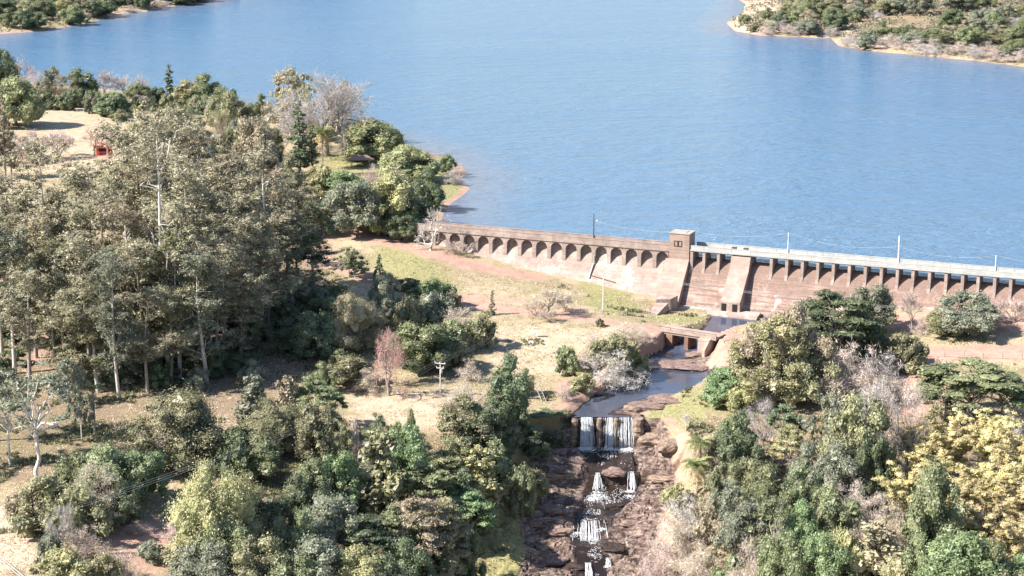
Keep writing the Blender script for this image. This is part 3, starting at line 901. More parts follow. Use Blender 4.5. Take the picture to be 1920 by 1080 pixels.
def crest_post(px, pyt, label, r, mat, z0, v, arm=False, name='lamp_post'):
    u = u_of(px, z0, v); x, y, _ = dam_pt(u, v, z0)
    h = height_at(pyt, y) - z0
    root = thing(name, (x, y, z0), label, 'lamp post', 'posts along the dam crest')
    mb = MB(); mb.tube([(0, 0, 0), (0, 0, h * .5), (0, 0, h)], [r, r * .9, r * .7], 7)
    mb.build('shaft', mat, root)
    if arm:
        a_ = MB(); a_.tube([(0, 0, h * .55), (0.35, -0.1, h * .72), (.7, -.2, h * .74)], .06, 5)
        a_.build('arm', mat, root)
        b_ = MB(); b_.tube([(.6, -.17, h * .72), (.75, -.21, h * .72), (1.0, -.28, h * .71)], [.1, .16, .08], 6)
        b_.build('lamp', M_whitemetal, root)
    return (x, y, z0 + h)
c1 = crest_post(1113, 400, 'dark metal lamp post on the parapet of the arched wall', 0.14, M_darkmetal, 12.85, -1.9, True)
c2 = crest_post(1477, 436, 'short white post on the spillway bridge nearest the tower', 0.10, M_whitemetal, 13.0, -2.3)
c3 = crest_post(1684, 442, 'tall white post in the middle of the spillway bridge', 0.17, M_whitemetal, 13.0, -2.3)
c4_ = crest_post(1866, 479, 'short white post at the right end of the spillway bridge', 0.12, M_whitemetal, 13.0, -2.3)
c0 = dam_pt(UT1 - 1, -2.0, 16.9)
cb = dam_pt(u_of(2080, 13, 0), -2.3, 16.5)
M_wcable = simple_mat('pale_cable', (0.62, 0.62, 0.62), (0.78, 0.78, 0.78), 1, 0.5, 0, 0.4)
gl = 'pale cables along the dam crest'
cable(np.array(c1) - (0, 0, 2), np.array(c0) - (0, 0, .2), 1.0, 'pale sagging cable between the dark lamp post and the dam tower', 0.009, gl, M_wcable)
cable(c0, np.array(c2) - (0, 0, .1), 1.2, 'pale sagging cable between the dam tower and the first white post', 0.009, gl, M_wcable)
cable(np.array(c2) - (0, 0, .1), np.array(c3) - (0, 0, 2.6), 1.6, 'pale sagging cable between the short first post and the tall white post', 0.009, gl, M_wcable)
cable(np.array(c3) - (0, 0, 2.6), np.array(c4_), 1.4, 'pale sagging cable between the tall white post and the right post', 0.009, gl, M_wcable)
cable(c4_, cb, 1.0, 'pale cable running from the right post out of the picture', 0.009, gl, M_wcable)

# ------------------------------------------------------------------ road bridge over the stream
bl = np.array((*at_z(1213, 613, 2.15), 0)); br = np.array((*at_z(1352, 634, 2.15), 0))
be = (br - bl)[:2]; BLn = np.linalg.norm(be); be /= BLn; bn = np.array((be[1], -be[0]))
if bn[1] > 0: bn = -bn
def bpt(u, v, z):
    p = bl[:2] + be * u + bn * v
    return (p[0], p[1], z)
bridge = thing('road_bridge', (bl[0], bl[1], 0), 'low concrete road bridge on rough piers crossing the stream below the dam', 'bridge')
def bpart(name, mb, mat):
    me = mb.mesh(name); me.transform(Matrix.Translation((-bl[0], -bl[1], 0))); me.materials.append(mat)
    return link(name, me, bridge)
M_bridge = concrete('bridge_concrete', (0.40, 0.30, 0.25), (0.28, 0.20, 0.16), (0.52, 0.42, 0.36), 0.2, 0.2, 0.2)
M_mud = concrete('mud_stained_concrete', (0.24, 0.14, 0.10), (0.13, 0.07, 0.055), (0.33, 0.21, 0.16), 0.4, 0.3, 0.1)
def bbox(mb, u0, u1, v0, v1, z0, z1):
    return mb.prism([(v0, z0), (v1, z0), (v1, z1), (v0, z1)], u0, u1, bpt)
d_ = MB(); bbox(d_, 3.2, BLn - 0.8, -3.9, 0.35, 1.72, 2.22); bpart('deck', d_, M_bridge)
d_ = MB(); bbox(d_, 3.6, BLn - 1.2, -3.6, -3.2, 1.2, 1.715); bbox(d_, 3.6, BLn - 1.2, -0.3, 0.1, 1.2, 1.715); bpart('beam', d_, M_wood)
for u0, u1, m_ in ((5.2, 6.8, M_mud), (9.9, 10.9, M_mud)):
    d_ = MB(); d_.prism([(-3.8, -3.5), (0.35, -3.5), (0.2, 1.19), (-3.7, 1.19)], u0, u1, bpt)
    d_.prism([(-3.95, -3.6), (0.7, -3.6), (0.5, -1.6), (-3.9, -1.6)], u0 - .2, u1 + .2, bpt)
    bpart('pier', d_, m_)
UA0, UA1 = 14.0, 16.9
d_ = MB(); d_.prism([(-4, -3.5), (1.5, -3.5), (1.4, 1.45), (0.4, 1.7), (-3.9, 1.7)], UA0, UA1, bpt)
d_.prism([(1.45, -3.5), (3.6, -3.5), (3.5, -0.4), (1.41, 1.2)], UA1 - 0.7, UA1 - .02, bpt)
bpart('abutment', d_, M_bridge)
for u in np.linspace(3.4, BLn - 1.4, 6):
    d_ = MB(); bbox(d_, u - .06, u + .06, 0.18, 0.3, 2.22, 2.95); bpart('railing_post', d_, M_wood)
d_ = MB(); bbox(d_, 3.3, BLn - 1.3, 0.2, 0.28, 2.75, 2.85); bpart('railing', d_, M_darkmetal)
d_ = MB(); bbox(d_, BLn - 2.2, BLn - 1.0, 0.36, 0.55, 1.5, 3.1)
pb = bpart('panel', d_, M_wood); pb['label'] = 'dark upright panel at the right end of the bridge'

# ------------------------------------------------------------------ small buildings and yard things
def yard(px, py):
    x, y, z = ground_hit(px, py)
    return (x, y, z)
M_red = simple_mat('red_paint', (0.36, 0.045, 0.035), (0.48, 0.08, 0.06), 2, 0.8, 0.1)
M_tile = simple_mat('red_roof_tile', (0.42, 0.16, 0.10), (0.58, 0.27, 0.18), 3, 0.9, 0.4)
M_plaster = simple_mat('white_plaster', (0.66, 0.64, 0.60), (0.78, 0.76, 0.72), 2, 0.9, 0.1)
kx = yard(196, 290)
kiosk = thing('kiosk', kx, 'small red kiosk with orange tiled roof on the upper left field', 'kiosk')
kb = MB(); kb.box(-2.3, -1.3, -1.6, 1.6, -.3, 2.5); kb.box(1.0, 2.3, -1.6, 1.6, -.3, 2.5); kb.box(-1.3, 1.0, 0.2, 1.6, -.3, 2.5); kb.box(-1.3, 1.0, -1.7, 0.2, -.3, 1.0)
kb.build('wall', M_red, kiosk)
kc = MB(); kc.box(-1.3, 1.0, -1.6, .19, 1.002, 1.1); kc.build('counter', M_plaster, kiosk)
kp = MB(); kp.box(1.0, 1.5, -1.78, -1.602, 0.2, 2.4); kp.build('shutter', M_plaster, kiosk)
for s in (1, -1):
    kr = MB()
    for r_ in range(12):
        x0 = -3.0 + r_ * .5
        pts = [(x0, s * -2.4, 2.45), (x0, 0, 3.9)]
        kr.add([(x0, s * 2.4, 2.45), (x0 + .25, s * 2.4, 2.57), (x0 + .5, s * 2.4, 2.45), (x0, 0, 3.9), (x0 + .25, 0, 4.0), (x0 + .5, 0, 3.9)], np.array([(0, 1, 4, 3), (1, 2, 5, 4)]))
    kr.build('roof', M_tile, kiosk)

gx_ = yard(676, 312)
gaz = thing('gazebo', gx_, 'open thatched gazebo on posts on the peninsula lawn', 'gazebo')
for sx in (-1, 1):
    for sy in (-1, 1):
        p = MB(); p.tube([(sx * 2.8, sy * 1.6, -.3), (sx * 2.8, sy * 1.6, 1.2), (sx * 2.75, sy * 1.55, 2.6)], .13, 6); p.build('post', M_wood, gaz)
M_thatch = simple_mat('brown_thatch', (0.20, 0.125, 0.095), (0.38, 0.26, 0.20), 6, 0.95, 0.8)
rng = np.random.default_rng(5)
th_ = MB()
rings = [(4.2, 2.7, 2.3), (3.3, 1.9, 2.8), (2.4, 1.0, 3.3), (1.7, .12, 3.75)]
V = []
for (a_, b_, z_) in rings:
    for k in range(24):
        q = k / 24 * 2 * math.pi
        ex = abs(math.cos(q)) ** .5 * math.copysign(1, math.cos(q)); ey = abs(math.sin(q)) ** .5 * math.copysign(1, math.sin(q))
        V.append((a_ * ex + rng.normal(0, .06), b_ * ey + rng.normal(0, .06), z_ + rng.normal(0, .07)))
Fq = [(r_ * 24 + k, r_ * 24 + (k + 1) % 24, r_ * 24 + 24 + (k + 1) % 24, r_ * 24 + 24 + k) for r_ in range(3) for k in range(24)]
th_.add(V, np.array(Fq)); th_.build('roof', M_thatch, gaz)
bt = MB(); bt.box(-1.1, 1.1, -.35, .35, .7, .78); bt.box(-.9, -.75, -.3, .3, -.2, .698); bt.box(.75, .9, -.3, .3, -.2, .698)
tag(bt.build('picnic_table', M_wood), 'wooden picnic table under the thatched gazebo', 'table').location = gx_

def house(loc, rz, L, Wd, h, label, wall, roof, cat='house', rise=1.4):
    t_ = thing('house', loc, label, cat, None, rz)
    b_ = MB(); b_.box(-L / 2, L / 2, -Wd / 2, Wd / 2, -.5, h)
    b_.add([(-L / 2, -Wd / 2, h), (-L / 2, Wd / 2, h), (-L / 2, 0, h + rise), (L / 2, -Wd / 2, h), (L / 2, Wd / 2, h), (L / 2, 0, h + rise)], np.array([(0, 2, 1), (3, 4, 5)]))
    b_.build('wall', wall, t_)
    for s in (1, -1):
        r_ = MB(); k_ = .5; hh = h + .06
        y0 = s * (Wd / 2 + k_); z0 = hh - rise * k_ / (Wd / 2)
        r_.hexa([(-L / 2 - k_, y0, z0), (L / 2 + k_, y0, z0), (L / 2 + k_, 0, hh + rise), (-L / 2 - k_, 0, hh + rise), (-L / 2 - k_, y0, z0 + .12), (L / 2 + k_, y0, z0 + .12), (L / 2 + k_, 0, hh + rise + .12), (-L / 2 - k_, 0, hh + rise + .12)])
        r_.build('roof', roof, t_)
    for wx in (-L / 4, L / 4):
        w_ = MB(); w_.box(wx - .5, wx + .5, -Wd / 2 - .04, -Wd / 2 + .02, 1.0, 2.0); w_.build('window', M_black, t_)
    return t_
house(yard(513, 312), R(-25), 5.2, 4.4, 2.8, 'white roofed shed half hidden by trees on the peninsula', M_plaster, M_plaster, 'shed', 1.2)
M_teal = simple_mat('pale_turquoise_paint', (0.28, 0.42, 0.38), (0.40, 0.52, 0.47), 2, 0.8, 0.1)
wl = yard(412, 262)
tw_ = thing('garden_wall', wl, 'pale turquoise tank wall among the trees above the grove', 'wall')
b_ = MB(); b_.box(-3.6, 3.6, -.15, .15, -.4, 2.3); b_.build('panel', M_teal, tw_)
b_ = MB(); b_.box(-3.7, 3.7, -.2, .2, 2.302, 2.45); b_.build('coping', M_darkmetal, tw_)
wb = yard(1003, 632)
mbx = thing('meter_box', wb, 'small white box on a stand in the dry grass by the dirt road', 'utility box')
b_ = MB(); b_.box(-.42, .42, -.3, .3, 1.0, 2.1); b_.build('cabinet', M_whitemetal, mbx)
b_ = MB(); b_.box(-.5, .5, -.38, .38, 2.102, 2.2); b_.build('lid', M_whitemetal, mbx)
b_ = MB(); b_.box(-.09, .09, -.09, .09, -.4, .998); b_.build('stand', M_pole, mbx)
sl = yard(996, 643)
b_ = MB(); b_.box(-.6, .6, -.4, .4, -.1, .25); b_.box(-.45, .45, -.3, .3, .252, .4)
tag(b_.build('concrete_slab', M_plaster), 'low white concrete cover in the grass in front of the white box', 'slab').location = sl

# fences
def rail_fence(p, q, n, label, h, rails, mat, name='rail_fence', r=.09, rr=.05, wires=False, group=None):
    x0, y0, z0 = ground_hit(*p); x1, y1, z1 = ground_hit(*q)
    root = thing(name, (x0, y0, z0), label, 'fence', group)
    P = []
    for k in range(n):
        f = k / (n - 1)
        x, y = x0 + (x1 - x0) * f, y0 + (y1 - y0) * f
        z = float(T(np.array([x]), np.array([y]))[0])
        P.append((x - x0, y - y0, z - z0))
        b_ = MB(); b_.box(-r, r, -r, r, -.3, h)
        b_.build('post', mat, root).location = P[-1]
    for zz in rails:
        for a_, c_ in zip(P[:-1], P[1:]):
            b_ = MB(); b_.tube([(a_[0], a_[1], a_[2] + zz), ((a_[0] + c_[0]) / 2, (a_[1] + c_[1]) / 2, (a_[2] + c_[2]) / 2 + zz - .02), (c_[0], c_[1], c_[2] + zz)], rr, 5 if not wires else 3, False)
            b_.build('wire' if wires else 'rail', M_wire if wires else mat, root)
rail_fence((-14, 1046), (56, 1102), 5, 'pale wooden rail fence at the lower left corner, the farther of two', 1.3, (.55, 1.1), M_palewood)
rail_fence((-40, 1086), (30, 1125), 4, 'pale wooden rail fence cut off by the lower left corner of the photo', 1.3, (.55, 1.1), M_palewood)
rail_fence((1700, 668), (1990, 674), 9, 'wire fence on thin posts along the pink dirt road at right', 1.3, (.4, .8, 1.2), M_wood, 'wire_fence', .06, .015, True)
rail_fence((1060, 584), (1130, 590), 6, 'short wire fence on posts beside the dirt road below the arches', 1.2, (.5, 1.0), M_wood, 'wire_fence', .06, .02, True)
rail_fence((1690, 676), (1730, 674), 4, 'short grey wooden cattle gate fence behind the yellow bush at right', 1.3, (.4, .8, 1.2), M_wood, 'rail_fence', .09, .06)
rail_fence((80, 200), (330, 245), 12, 'thin wire fence crossing the dry field at upper left', 1.3, (.6, 1.2), M_palewood, 'wire_fence', .06, .015, True)
# leaning timber poles by the ravine
lp = yard(1012, 752)
ld = thing('timber_ladder', lp, 'leaning timber ladder of two poles at the edge of the ravine', 'ladder', None, R(20))
for s in (0, 1):
    b_ = MB(); b_.tube([(s * .9 + .5, -.4, -.4), (s * .9 - .2, 0, 1.6), (s * .9 - 1.0, .4, 3.4)], .1, 6); b_.build('pole', M_palewood, ld)
for k in range(5):
    f = .2 + k * .16
    b_ = MB(); b_.tube([(.5 - 1.5 * f, -.4 + .8 * f, -.3 + 3.7 * f), (.95 - 1.5 * f, -.4 + .8 * f, -.3 + 3.7 * f), (1.4 - 1.5 * f, -.4 + .8 * f, -.3 + 3.7 * f)], .05, 5); b_.build('rung', M_palewood, ld)
# ------------------------------------------------------------------ plants: prototypes
def unit(v):
    return v / (np.linalg.norm(v, axis=-1, keepdims=True) + 1e-9)

def leaf_quads(mb, C, N, size, aspect, rng, droop=0.0):
    """rhombic leaf faces with centres C and normals N"""
    n = len(C)
    r = unit(rng.normal(size=(n, 3)))
    if droop:
        r = unit(r * (1 - droop) + np.array((0, 0, -1.0)) * droop)
    a = unit(r - (r * N).sum(1, keepdims=True) * N)
    b = np.cross(N, a)
    L = size * rng.uniform(0.65, 1.35, (n, 1)); Wd = L * aspect * rng.uniform(0.7, 1.2, (n, 1))
    k = rng.uniform(-0.15, 0.25, (n, 1)) * L
    V = np.stack([C - a * L * .5, C + b * Wd * .5 + a * k * .4, C + a * L * .5, C - b * Wd * .5 + a * k * .4], 1).reshape(-1, 3)
    F = np.arange(4 * n).reshape(n, 4)
    mb.add(V, F)

def clump_leaves(mb, clumps, n_per, size, rng, aspect=0.6, up=0.35, outw=0.8, rnd=0.8, shell=3.0, flat=1.0, droop=0.0, under=0.35, core=0.0):
    """clumps: (centre, radius) - leaves over the upper shell of each clump"""
    for c, r in clumps:
        r = np.broadcast_to(np.asarray(r, float), (3,))
        n = max(6, int(n_per * (r[0] * r[1]) ** 0.9))
        d = unit(rng.normal(size=(n, 3)))
        low = d[:, 2] < -under
        d[low, 2] *= -1
        rad = rng.uniform(0, 1, (n, 1)) ** (1 / shell)
        rad *= 1 + 0.22 * rng.normal(size=(n, 1))
        C = np.asarray(c) + d * rad * r * np.array((1, 1, flat))
        N = unit(d * outw + np.array((0, 0, up)) + rng.normal(size=(n, 3)) * rnd)
        leaf_quads(mb, C, N, size, aspect, rng, droop)
        if core:
            # dense inner foliage mass of the clump: a jittered many-faced tuft
            V = []
            for la, rr in ((-.9, .45), (-.25, .95), (.45, .92), (1.05, .5)):
                for i in range(6):
                    q = i * 1.0472 + la * .7
                    V.append((rr * math.cos(q), rr * math.sin(q), math.sin(la)))
            V = np.array(V) * (1 + .2 * rng.normal(size=(24, 1))) * r * core * np.array((1, 1, flat)) + np.asarray(c)
            i = np.arange(6); j = (i + 1) % 6
            mb.add(V, [np.stack([i + 6 * k, j + 6 * k, j + 6 * k + 6, i + 6 * k + 6], -1) for k in range(3)] + [np.arange(18, 24), np.arange(5, -1, -1)])

def limb(mb, p0, p1, r0, r1, rng, n=5, sides=5, sag=0.0, wob=0.08):
    p0 = np.asarray(p0, float); p1 = np.asarray(p1, float)
    tt = np.linspace(0, 1, n)[:, None]
    L = np.linalg.norm(p1 - p0)
    P = p0 + (p1 - p0) * tt
    P[1:-1] += rng.normal(size=(n - 2, 3)) * L * wob * 0.5
    P[:, 2] += sag * L * np.sin(tt[:, 0] * math.pi)
    mb.tube(P, np.linspace(r0, r1, n), sides)
    return P

def dome_clumps(rng, R_, z0, z1, n, rc, inner=0.25, squash=1.0, lump=0.12):
    """clump centres over an uneven dome from z0 to z1"""
    out = []
    ph = rng.uniform(0, 6.28, 4); am = rng.uniform(-1, 1, 4)
    for k in range(n):
        q = rng.uniform(0, 2 * math.pi)
        s = rng.uniform(-0.35, 1.0)
        ring = math.sqrt(max(0.0, 1 - max(s, 0) ** 2)) * (1 if s > 0 else 1 + 0.35 * s)
        wob = 1 + lump * (am[0] * math.sin(q + ph[0]) + am[1] * math.sin(2 * q + ph[1]) + am[2] * math.sin(3 * q + ph[2])) + rng.normal(0, .07)
        f = 1.0 if rng.random() > inner else rng.uniform(.35, .8)
        zz = z0 + (z1 - z0) * (0.32 + 0.68 * s * f * squash * (0.92 + .1 * rng.random())) if s > 0 else z0 + (z1 - z0) * 0.32 * (1 + s * 1.6)
        rr = rc * rng.uniform(.55, 1.4)
        rad = max(0.1, R_ * ring * wob * f - rr * .55)
        out.append((np.array((rad * math.cos(q), rad * math.sin(q), max(zz, z0 + .2) - rr * .45)), (rr, rr, rr * .85)))
    return out

PROTO = {}
def add_proto(kind, trunk, crown, extra=None):
    tm = trunk.mesh(kind + '_trunk', True) if trunk is not None and trunk.n else None
    cm = crown.mesh(kind + '_crown', False) if crown is not None and crown.n else None
    vv = np.vstack(crown.v) if cm else np.vstack(trunk.v)
    r = np.hypot(vv[:, 0], vv[:, 1])
    wdt = 2 * np.quantile(r, 0.96); hgt = np.quantile(vv[:, 2], 0.995)
    for me in (tm, cm):
        if me: me.materials.append(None)
    PROTO.setdefault(kind, []).append((tm, cm, wdt, hgt))

def tree_proto(kind, seed, R_, h, base, n, rc, n_per, size, tr=0.22, aspect=0.6, inner=.25, limbs=7, split=0.35, lump=.15, **kw):
    rng = np.random.default_rng(seed)
    cl = dome_clumps(rng, R_, base, h, n, rc, inner, lump=lump)
    tk = MB(); cr = MB()
    fork = np.array((rng.normal(0, .04) * h, rng.normal(0, .04) * h, max(base * .9, h * split)))
    limb(tk, (0, 0, -0.6), fork, tr * 1.25, tr * .75, rng, 5, 7, 0, .05)
    idx = rng.choice(len(cl), min(limbs, len(cl)), False)
    for i in idx:
        limb(tk, fork - (0, 0, rng.uniform(0, .25) * fork[2]), cl[i][0], tr * .6, tr * .12, rng, 5, 5, .06, .12)
    clump_leaves(cr, cl, n_per, size, rng, aspect, **kw)
    add_proto(kind, tk, cr)

for s in range(3):
    tree_proto('round', 100 + s, 5.0, 8.6, .6, 95, 1.25, 150, .32, .3, .55, .15, 8, .2, .10, rnd=.5, up=.4, outw=1.1, core=.78)
for s in range(4):
    tree_proto('broad', 120 + s, 5.2, 9.6, 1.0, 46, 1.5, 190, .32, .26, .6, .3, 9, .3, .28, rnd=.55, outw=1.1, core=.74)
for s in range(4):
    tree_proto('bush', 140 + s, 3.0, 3.8, 0.1, 40, .82, 210, .24, .10, .5, .3, 6, .15, .26, rnd=.6, outw=1.0, core=.72)
for s in range(3):
    tree_proto('airy', 160 + s, 4.6, 10.5, 2.0, 54, 1.1, 105, .26, .2, .45, .35, 14, .35, .3, rnd=.65, shell=2.2, core=.5)
for s in range(3):
    tree_proto('lumpy', 180 + s, 5.0, 9.0, .8, 36, 1.55, 380, .21, .26, .55, .25, 9, .3, .25, rnd=.45, up=.5, outw=1.1, core=.68)
for s in range(2):
    tree_proto('dry', 200 + s, 3.4, 4.2, 0.2, 46, .9, 170, .42, .10, .07, .45, 16, .12, .25, rnd=1.2, shell=1.6)
for s in range(2):
    tree_proto('drytree', 210 + s, 4.6, 9.0, 2.0, 50, 1.25, 105, .46, .2, .075, .4, 18, .25, .25, rnd=1.2, shell=1.6)

def euc_proto(seed, h, R_, low, gap=.14):
    rng = np.random.default_rng(seed)
    tk = MB(); cr = MB()
    lean = rng.normal(0, .022, 2)
    def axis_pt(z):
        return np.array((lean[0] * z + .25 * math.sin(z * .15 + seed), lean[1] * z + .25 * math.cos(z * .13 + seed), z))
    zz = np.linspace(-.6, h * .93, 16)
    tk.tube([axis_pt(z) for z in zz], np.linspace(.36, .06, 16), 7)
    cl = []
    nl = 54
    dropq = rng.uniform(0, 6.28, 3); dropf = rng.uniform(low + .1, .85, 3)
    for k in range(nl):
        f = low + (1 - low) * (k + rng.random()) / nl
        g = (f - low) / (1 - low)
        q = rng.uniform(0, 6.28)
        if rng.random() < gap or any(abs(f - df) < .09 and math.cos(q - dq) > .2 for df, dq in zip(dropf, dropq)):
            continue
        z = h * f
        prof = (math.sin(math.pi * (.10 + .86 * g)) ** .55) * (.8 + .35 * math.sin(g * 9 + seed))
        L = max(.8, R_ * prof * rng.uniform(.45, 1.15))
        p0 = axis_pt(max(z - L * 1.25, h * low * .8))
        p1 = axis_pt(z) + np.array((math.cos(q) * L, math.sin(q) * L, rng.uniform(-.1, .35) * L))
        limb(tk, p0, p1, .11 * (1.25 - f) + .05, .025, rng, 6, 4, -.04, .16)
        for gg in (.6, .82, 1.0, 1.0):
            c = p0 + (p1 - p0) * gg + rng.normal(size=3) * np.array((.8, .8, .7))
            rr = rng.uniform(.55, 1.25) * (0.8 + .4 * prof)
            cl.append((c, (rr * 1.05, rr * 1.05, rr * rng.uniform(.7, 1.2))))
            if rng.random() < .5:
                cl.append((c + rng.normal(size=3) * 1.2, (rr * .55, rr * .55, rr * .6)))
    for k in range(6):
        c = axis_pt(h * rng.uniform(.88, .99)) + rng.normal(size=3) * np.array((1.1, 1.1, .5)); rr = rng.uniform(.7, 1.2)
        cl.append((c, (rr, rr, rr * .8)))
    clump_leaves(cr, cl, 78, .36, rng, .42, up=.35, outw=.8, rnd=.65, shell=2.0, droop=.3, under=.7, core=.34)
    add_proto('euc', tk, cr)
for s, (h, r_, lo) in enumerate([(40, 5.6, .34), (36, 5.0, .26), (42, 6.4, .38), (33, 5.2, .24), (38, 4.4, .22), (30, 6.0, .34), (37, 5.4, .45)]):
    euc_proto(300 + s, h, r_, lo)

def umbrella_proto(seed, h, R_, nd, kind='flat', tr=.22, cov=90, size=.34):
    """layered flat sprays on rising limbs"""
    rng = np.random.default_rng(seed)
    tk = MB(); cr = MB(); cl = []
    fork = np.array((rng.normal(0, .3), rng.normal(0, .3), h * .42))
    limb(tk, (0, 0, -.6), fork, tr * 1.2, tr * .8, rng, 5, 7, 0, .06)
    for k in range(nd):
        q = rng.uniform(0, 6.28); L = R_ * math.sqrt(rng.uniform(.02, 1))
        z = h * (1 - .32 * (L / R_) ** 2 - rng.uniform(0, .22))
        c = np.array((L * math.cos(q), L * math.sin(q), z))
        rr = rng.uniform(.8, 1.5)
        cl.append((c, (rr * 1.25, rr * 1.25, rr * .35)))
        if k < 16:
            limb(tk, fork - (0, 0, rng.uniform(0, .2) * fork[2]), c - (0, 0, .2), tr * .55, .03, rng, 6, 5, .05, .12)
    clump_leaves(cr, cl, cov, size, rng, .5, up=1.0, outw=.4, rnd=.6, shell=2.5, under=.2, core=.7 if kind == 'flat' else .4)
    add_proto(kind, tk, cr)
for s in range(3): umbrella_proto(400 + s, 9.5, 4.8, 44)
for s in range(2): umbrella_proto(410 + s, 13.0, 6.0, 46, 'pale', .26, 40, .34)

def bamboo_proto(seed):
    rng = np.random.default_rng(seed)
    tk = MB(); cr = MB(); cl = []
    for k in range(17):
        q = rng.uniform(0, 6.28); L = rng.uniform(1.6, 5.0); h = rng.uniform(6.5, 11) * (1 - .05 * L)
        b0 = rng.normal(size=2) * .5
        tt = np.linspace(0, 1, 9)
        P = np.stack([b0[0] + math.cos(q) * L * tt ** 2.2, b0[1] + math.sin(q) * L * tt ** 2.2, h * (tt * 1.12 - .30 * tt ** 3.4)], -1)
        tk.tube(P, np.linspace(.06, .015, 9), 4)
        for g in np.linspace(.4, 1, 8):
            i = g * 8; a = int(min(i, 7)); p = P[a] + (P[a + 1] - P[a]) * (i - a)
            rr = .95 * (1.15 - .55 * g) * rng.uniform(.8, 1.2)
            cl.append((p + rng.normal(size=3) * .15 - (0, 0, .1), (rr, rr, rr * .62)))
    clump_leaves(cr, cl, 120, .28, rng, .28, up=.8, outw=.9, rnd=.5, shell=2.2, droop=.3, under=.3, core=.6)
    add_proto('bamboo', tk, cr)
for s in range(3): bamboo_proto(500 + s)

def column_proto(kind, seed, h, prof, dens, size, tr, base=.03, rnd=.8, aspect=.5, rc=.5):
    rng = np.random.default_rng(seed)
    tk = MB(); cr = MB(); cl = []
    limb(tk, (0, 0, -.5), (rng.normal(0, .1), 0, h * .97), tr, tr * .2, rng, 6, 6, 0, .01)
    for k in range(dens):
        f = base + (1 - base) * (k + rng.random()) / dens
        q = rng.uniform(0, 6.28); r = prof(f) * rng.uniform(.45, 1.05)
        rr = max(.16, rc * prof(f) * rng.uniform(.8, 1.2))
        cl.append((np.array((r * math.cos(q), r * math.sin(q), f * h)), (rr, rr, rr * 1.1)))
    clump_leaves(cr, cl, 130, size, rng, aspect, up=.4, outw=.8, rnd=rnd, shell=2.5, under=.8, core=.65)
    add_proto(kind, tk, cr)
column_proto('cypress', 600, 6.0, lambda f: .85 * (1 - f) ** .7 * min(1, f * 5 + .4), 60, .22, .12)
column_proto('cypress', 601, 7.5, lambda f: .55 * (1 - f) ** .6 * min(1, f * 4 + .3), 60, .2, .1)
column_proto('conifer', 610, 16.0, lambda f: 1.5 * (1.05 - f) ** .5 * (.75 + .25 * math.sin(f * 34)), 90, .34, .24, .22, 1.0, .3, .55)
column_proto('conifer', 611, 20.0, lambda f: 1.7 * (1.05 - f) ** .45 * (.75 + .25 * math.sin(f * 40)), 110, .36, .26, .15, 1.0, .3, .5)
for s in range(3):
    column_proto('ivy', 620 + s, 6.5, lambda f: 1.7 * (1.02 - f ** 2.2) ** .5 * (.8 + .2 * math.sin(f * 15 + s)), 70, .3, .2, .02, .6, .6, .5)

def bare_branches(tk, tw, p, d, L, r, depth, rng, spread, up, tw_n, tw_len):
    n = 4
    P = [np.array(p)]
    dd = unit(np.array(d))
    for i in range(n):
        dd = unit(dd + rng.normal(size=3) * .16 + np.array((0, 0, up)) * .1)
        P.append(P[-1] + dd * L / n)
    tk.tube(P, np.linspace(r, r * .62, n + 1), 5 if depth > 2 else (4 if depth > 0 else 3), depth == 0)
    if depth == 0:
        m = tw_n
        t_ = rng.uniform(.2, 1.0, m)
        C = P[0] + (P[-1] - P[0]) * t_[:, None]
        D = unit(dd + rng.normal(size=(m, 3)) * .65 + np.array((0, 0, up)) * .3)
        Ln = tw_len * rng.uniform(.5, 1.2, (m, 1))
        leaf_dir = D
        N = unit(rng.normal(size=(m, 3))); b = unit(np.cross(N, leaf_dir))
        wv_ = .022
        V = np.stack([C - b * wv_, C + b * wv_, C + D * Ln + b * wv_ * .4, C + D * Ln - b * wv_ * .4], 1).reshape(-1, 3)
        tw.add(V, np.arange(4 * m).reshape(m, 4))
        return
    k = rng.integers(2, 4) if depth < 4 else 3
    for j in range(k):
        nd = unit(dd + rng.normal(size=3) * spread)
        s = P[-1] if j < 2 else P[2] + (P[3] - P[2]) * rng.random()
        bare_branches(tk, tw, s, nd, L * rng.uniform(.62, .88), r * .6, depth - 1, rng, spread, up, tw_n, tw_len)

def bare_proto(kind, seed, h, r, depth, spread, up, tw_n, tw_len, first=.28, lean=(0, 0), stems=1):
    rng = np.random.default_rng(seed)
    tk = MB(); tw = MB()
    for s in range(stems):
        d = np.array((lean[0] + rng.normal(0, .3) * (stems > 1), lean[1] + rng.normal(0, .3) * (stems > 1), 1.0))
        bare_branches(tk, tw, (rng.normal(0, .15) * (stems > 1), 0, -.4), d, h * first, r, depth, rng, spread, up, tw_n, tw_len)
    add_proto(kind, tk, tw)
bare_proto('bare', 700, 7.5, .24, 5, .55, .35, 7, .8)
bare_proto('bare', 701, 8.0, .22, 5, .5, .5, 7, .8)
bare_proto('bareshrub', 710, 4.5, .09, 4, .38, .6, 8, .7, .3, (0, 0), 4)
bare_proto('bareshrub', 711, 4.5, .08, 4, .45, .5, 8, .7, .3, (0, 0), 4)
bare_proto('leaning', 720, 7.5, .42, 5, .6, .3, 7, .8, .36, (.32, .1))
def giant_proto(seed):
    rng = np.random.default_rng(seed)
    tk = MB(); tw = MB()
    tk.tube([(0, 0, -.6), (.1, 0, 1.5), (0, .1, 3.2)], [.8, .62, .55], 9)
    for k in range(9):
        q = k * 2.4 + rng.uniform(-.3, .3); el = rng.uniform(.35, 1.1)
        d = np.array((math.cos(q) * math.cos(el), math.sin(q) * math.cos(el), math.sin(el)))
        bare_branches(tk, tw, (0, 0, rng.uniform(2, 3.2)), d, rng.uniform(3.6, 4.8), .36, 5, rng, .42, .18, 8, 1.2)
    add_proto('giant', tk, tw)
giant_proto(730)
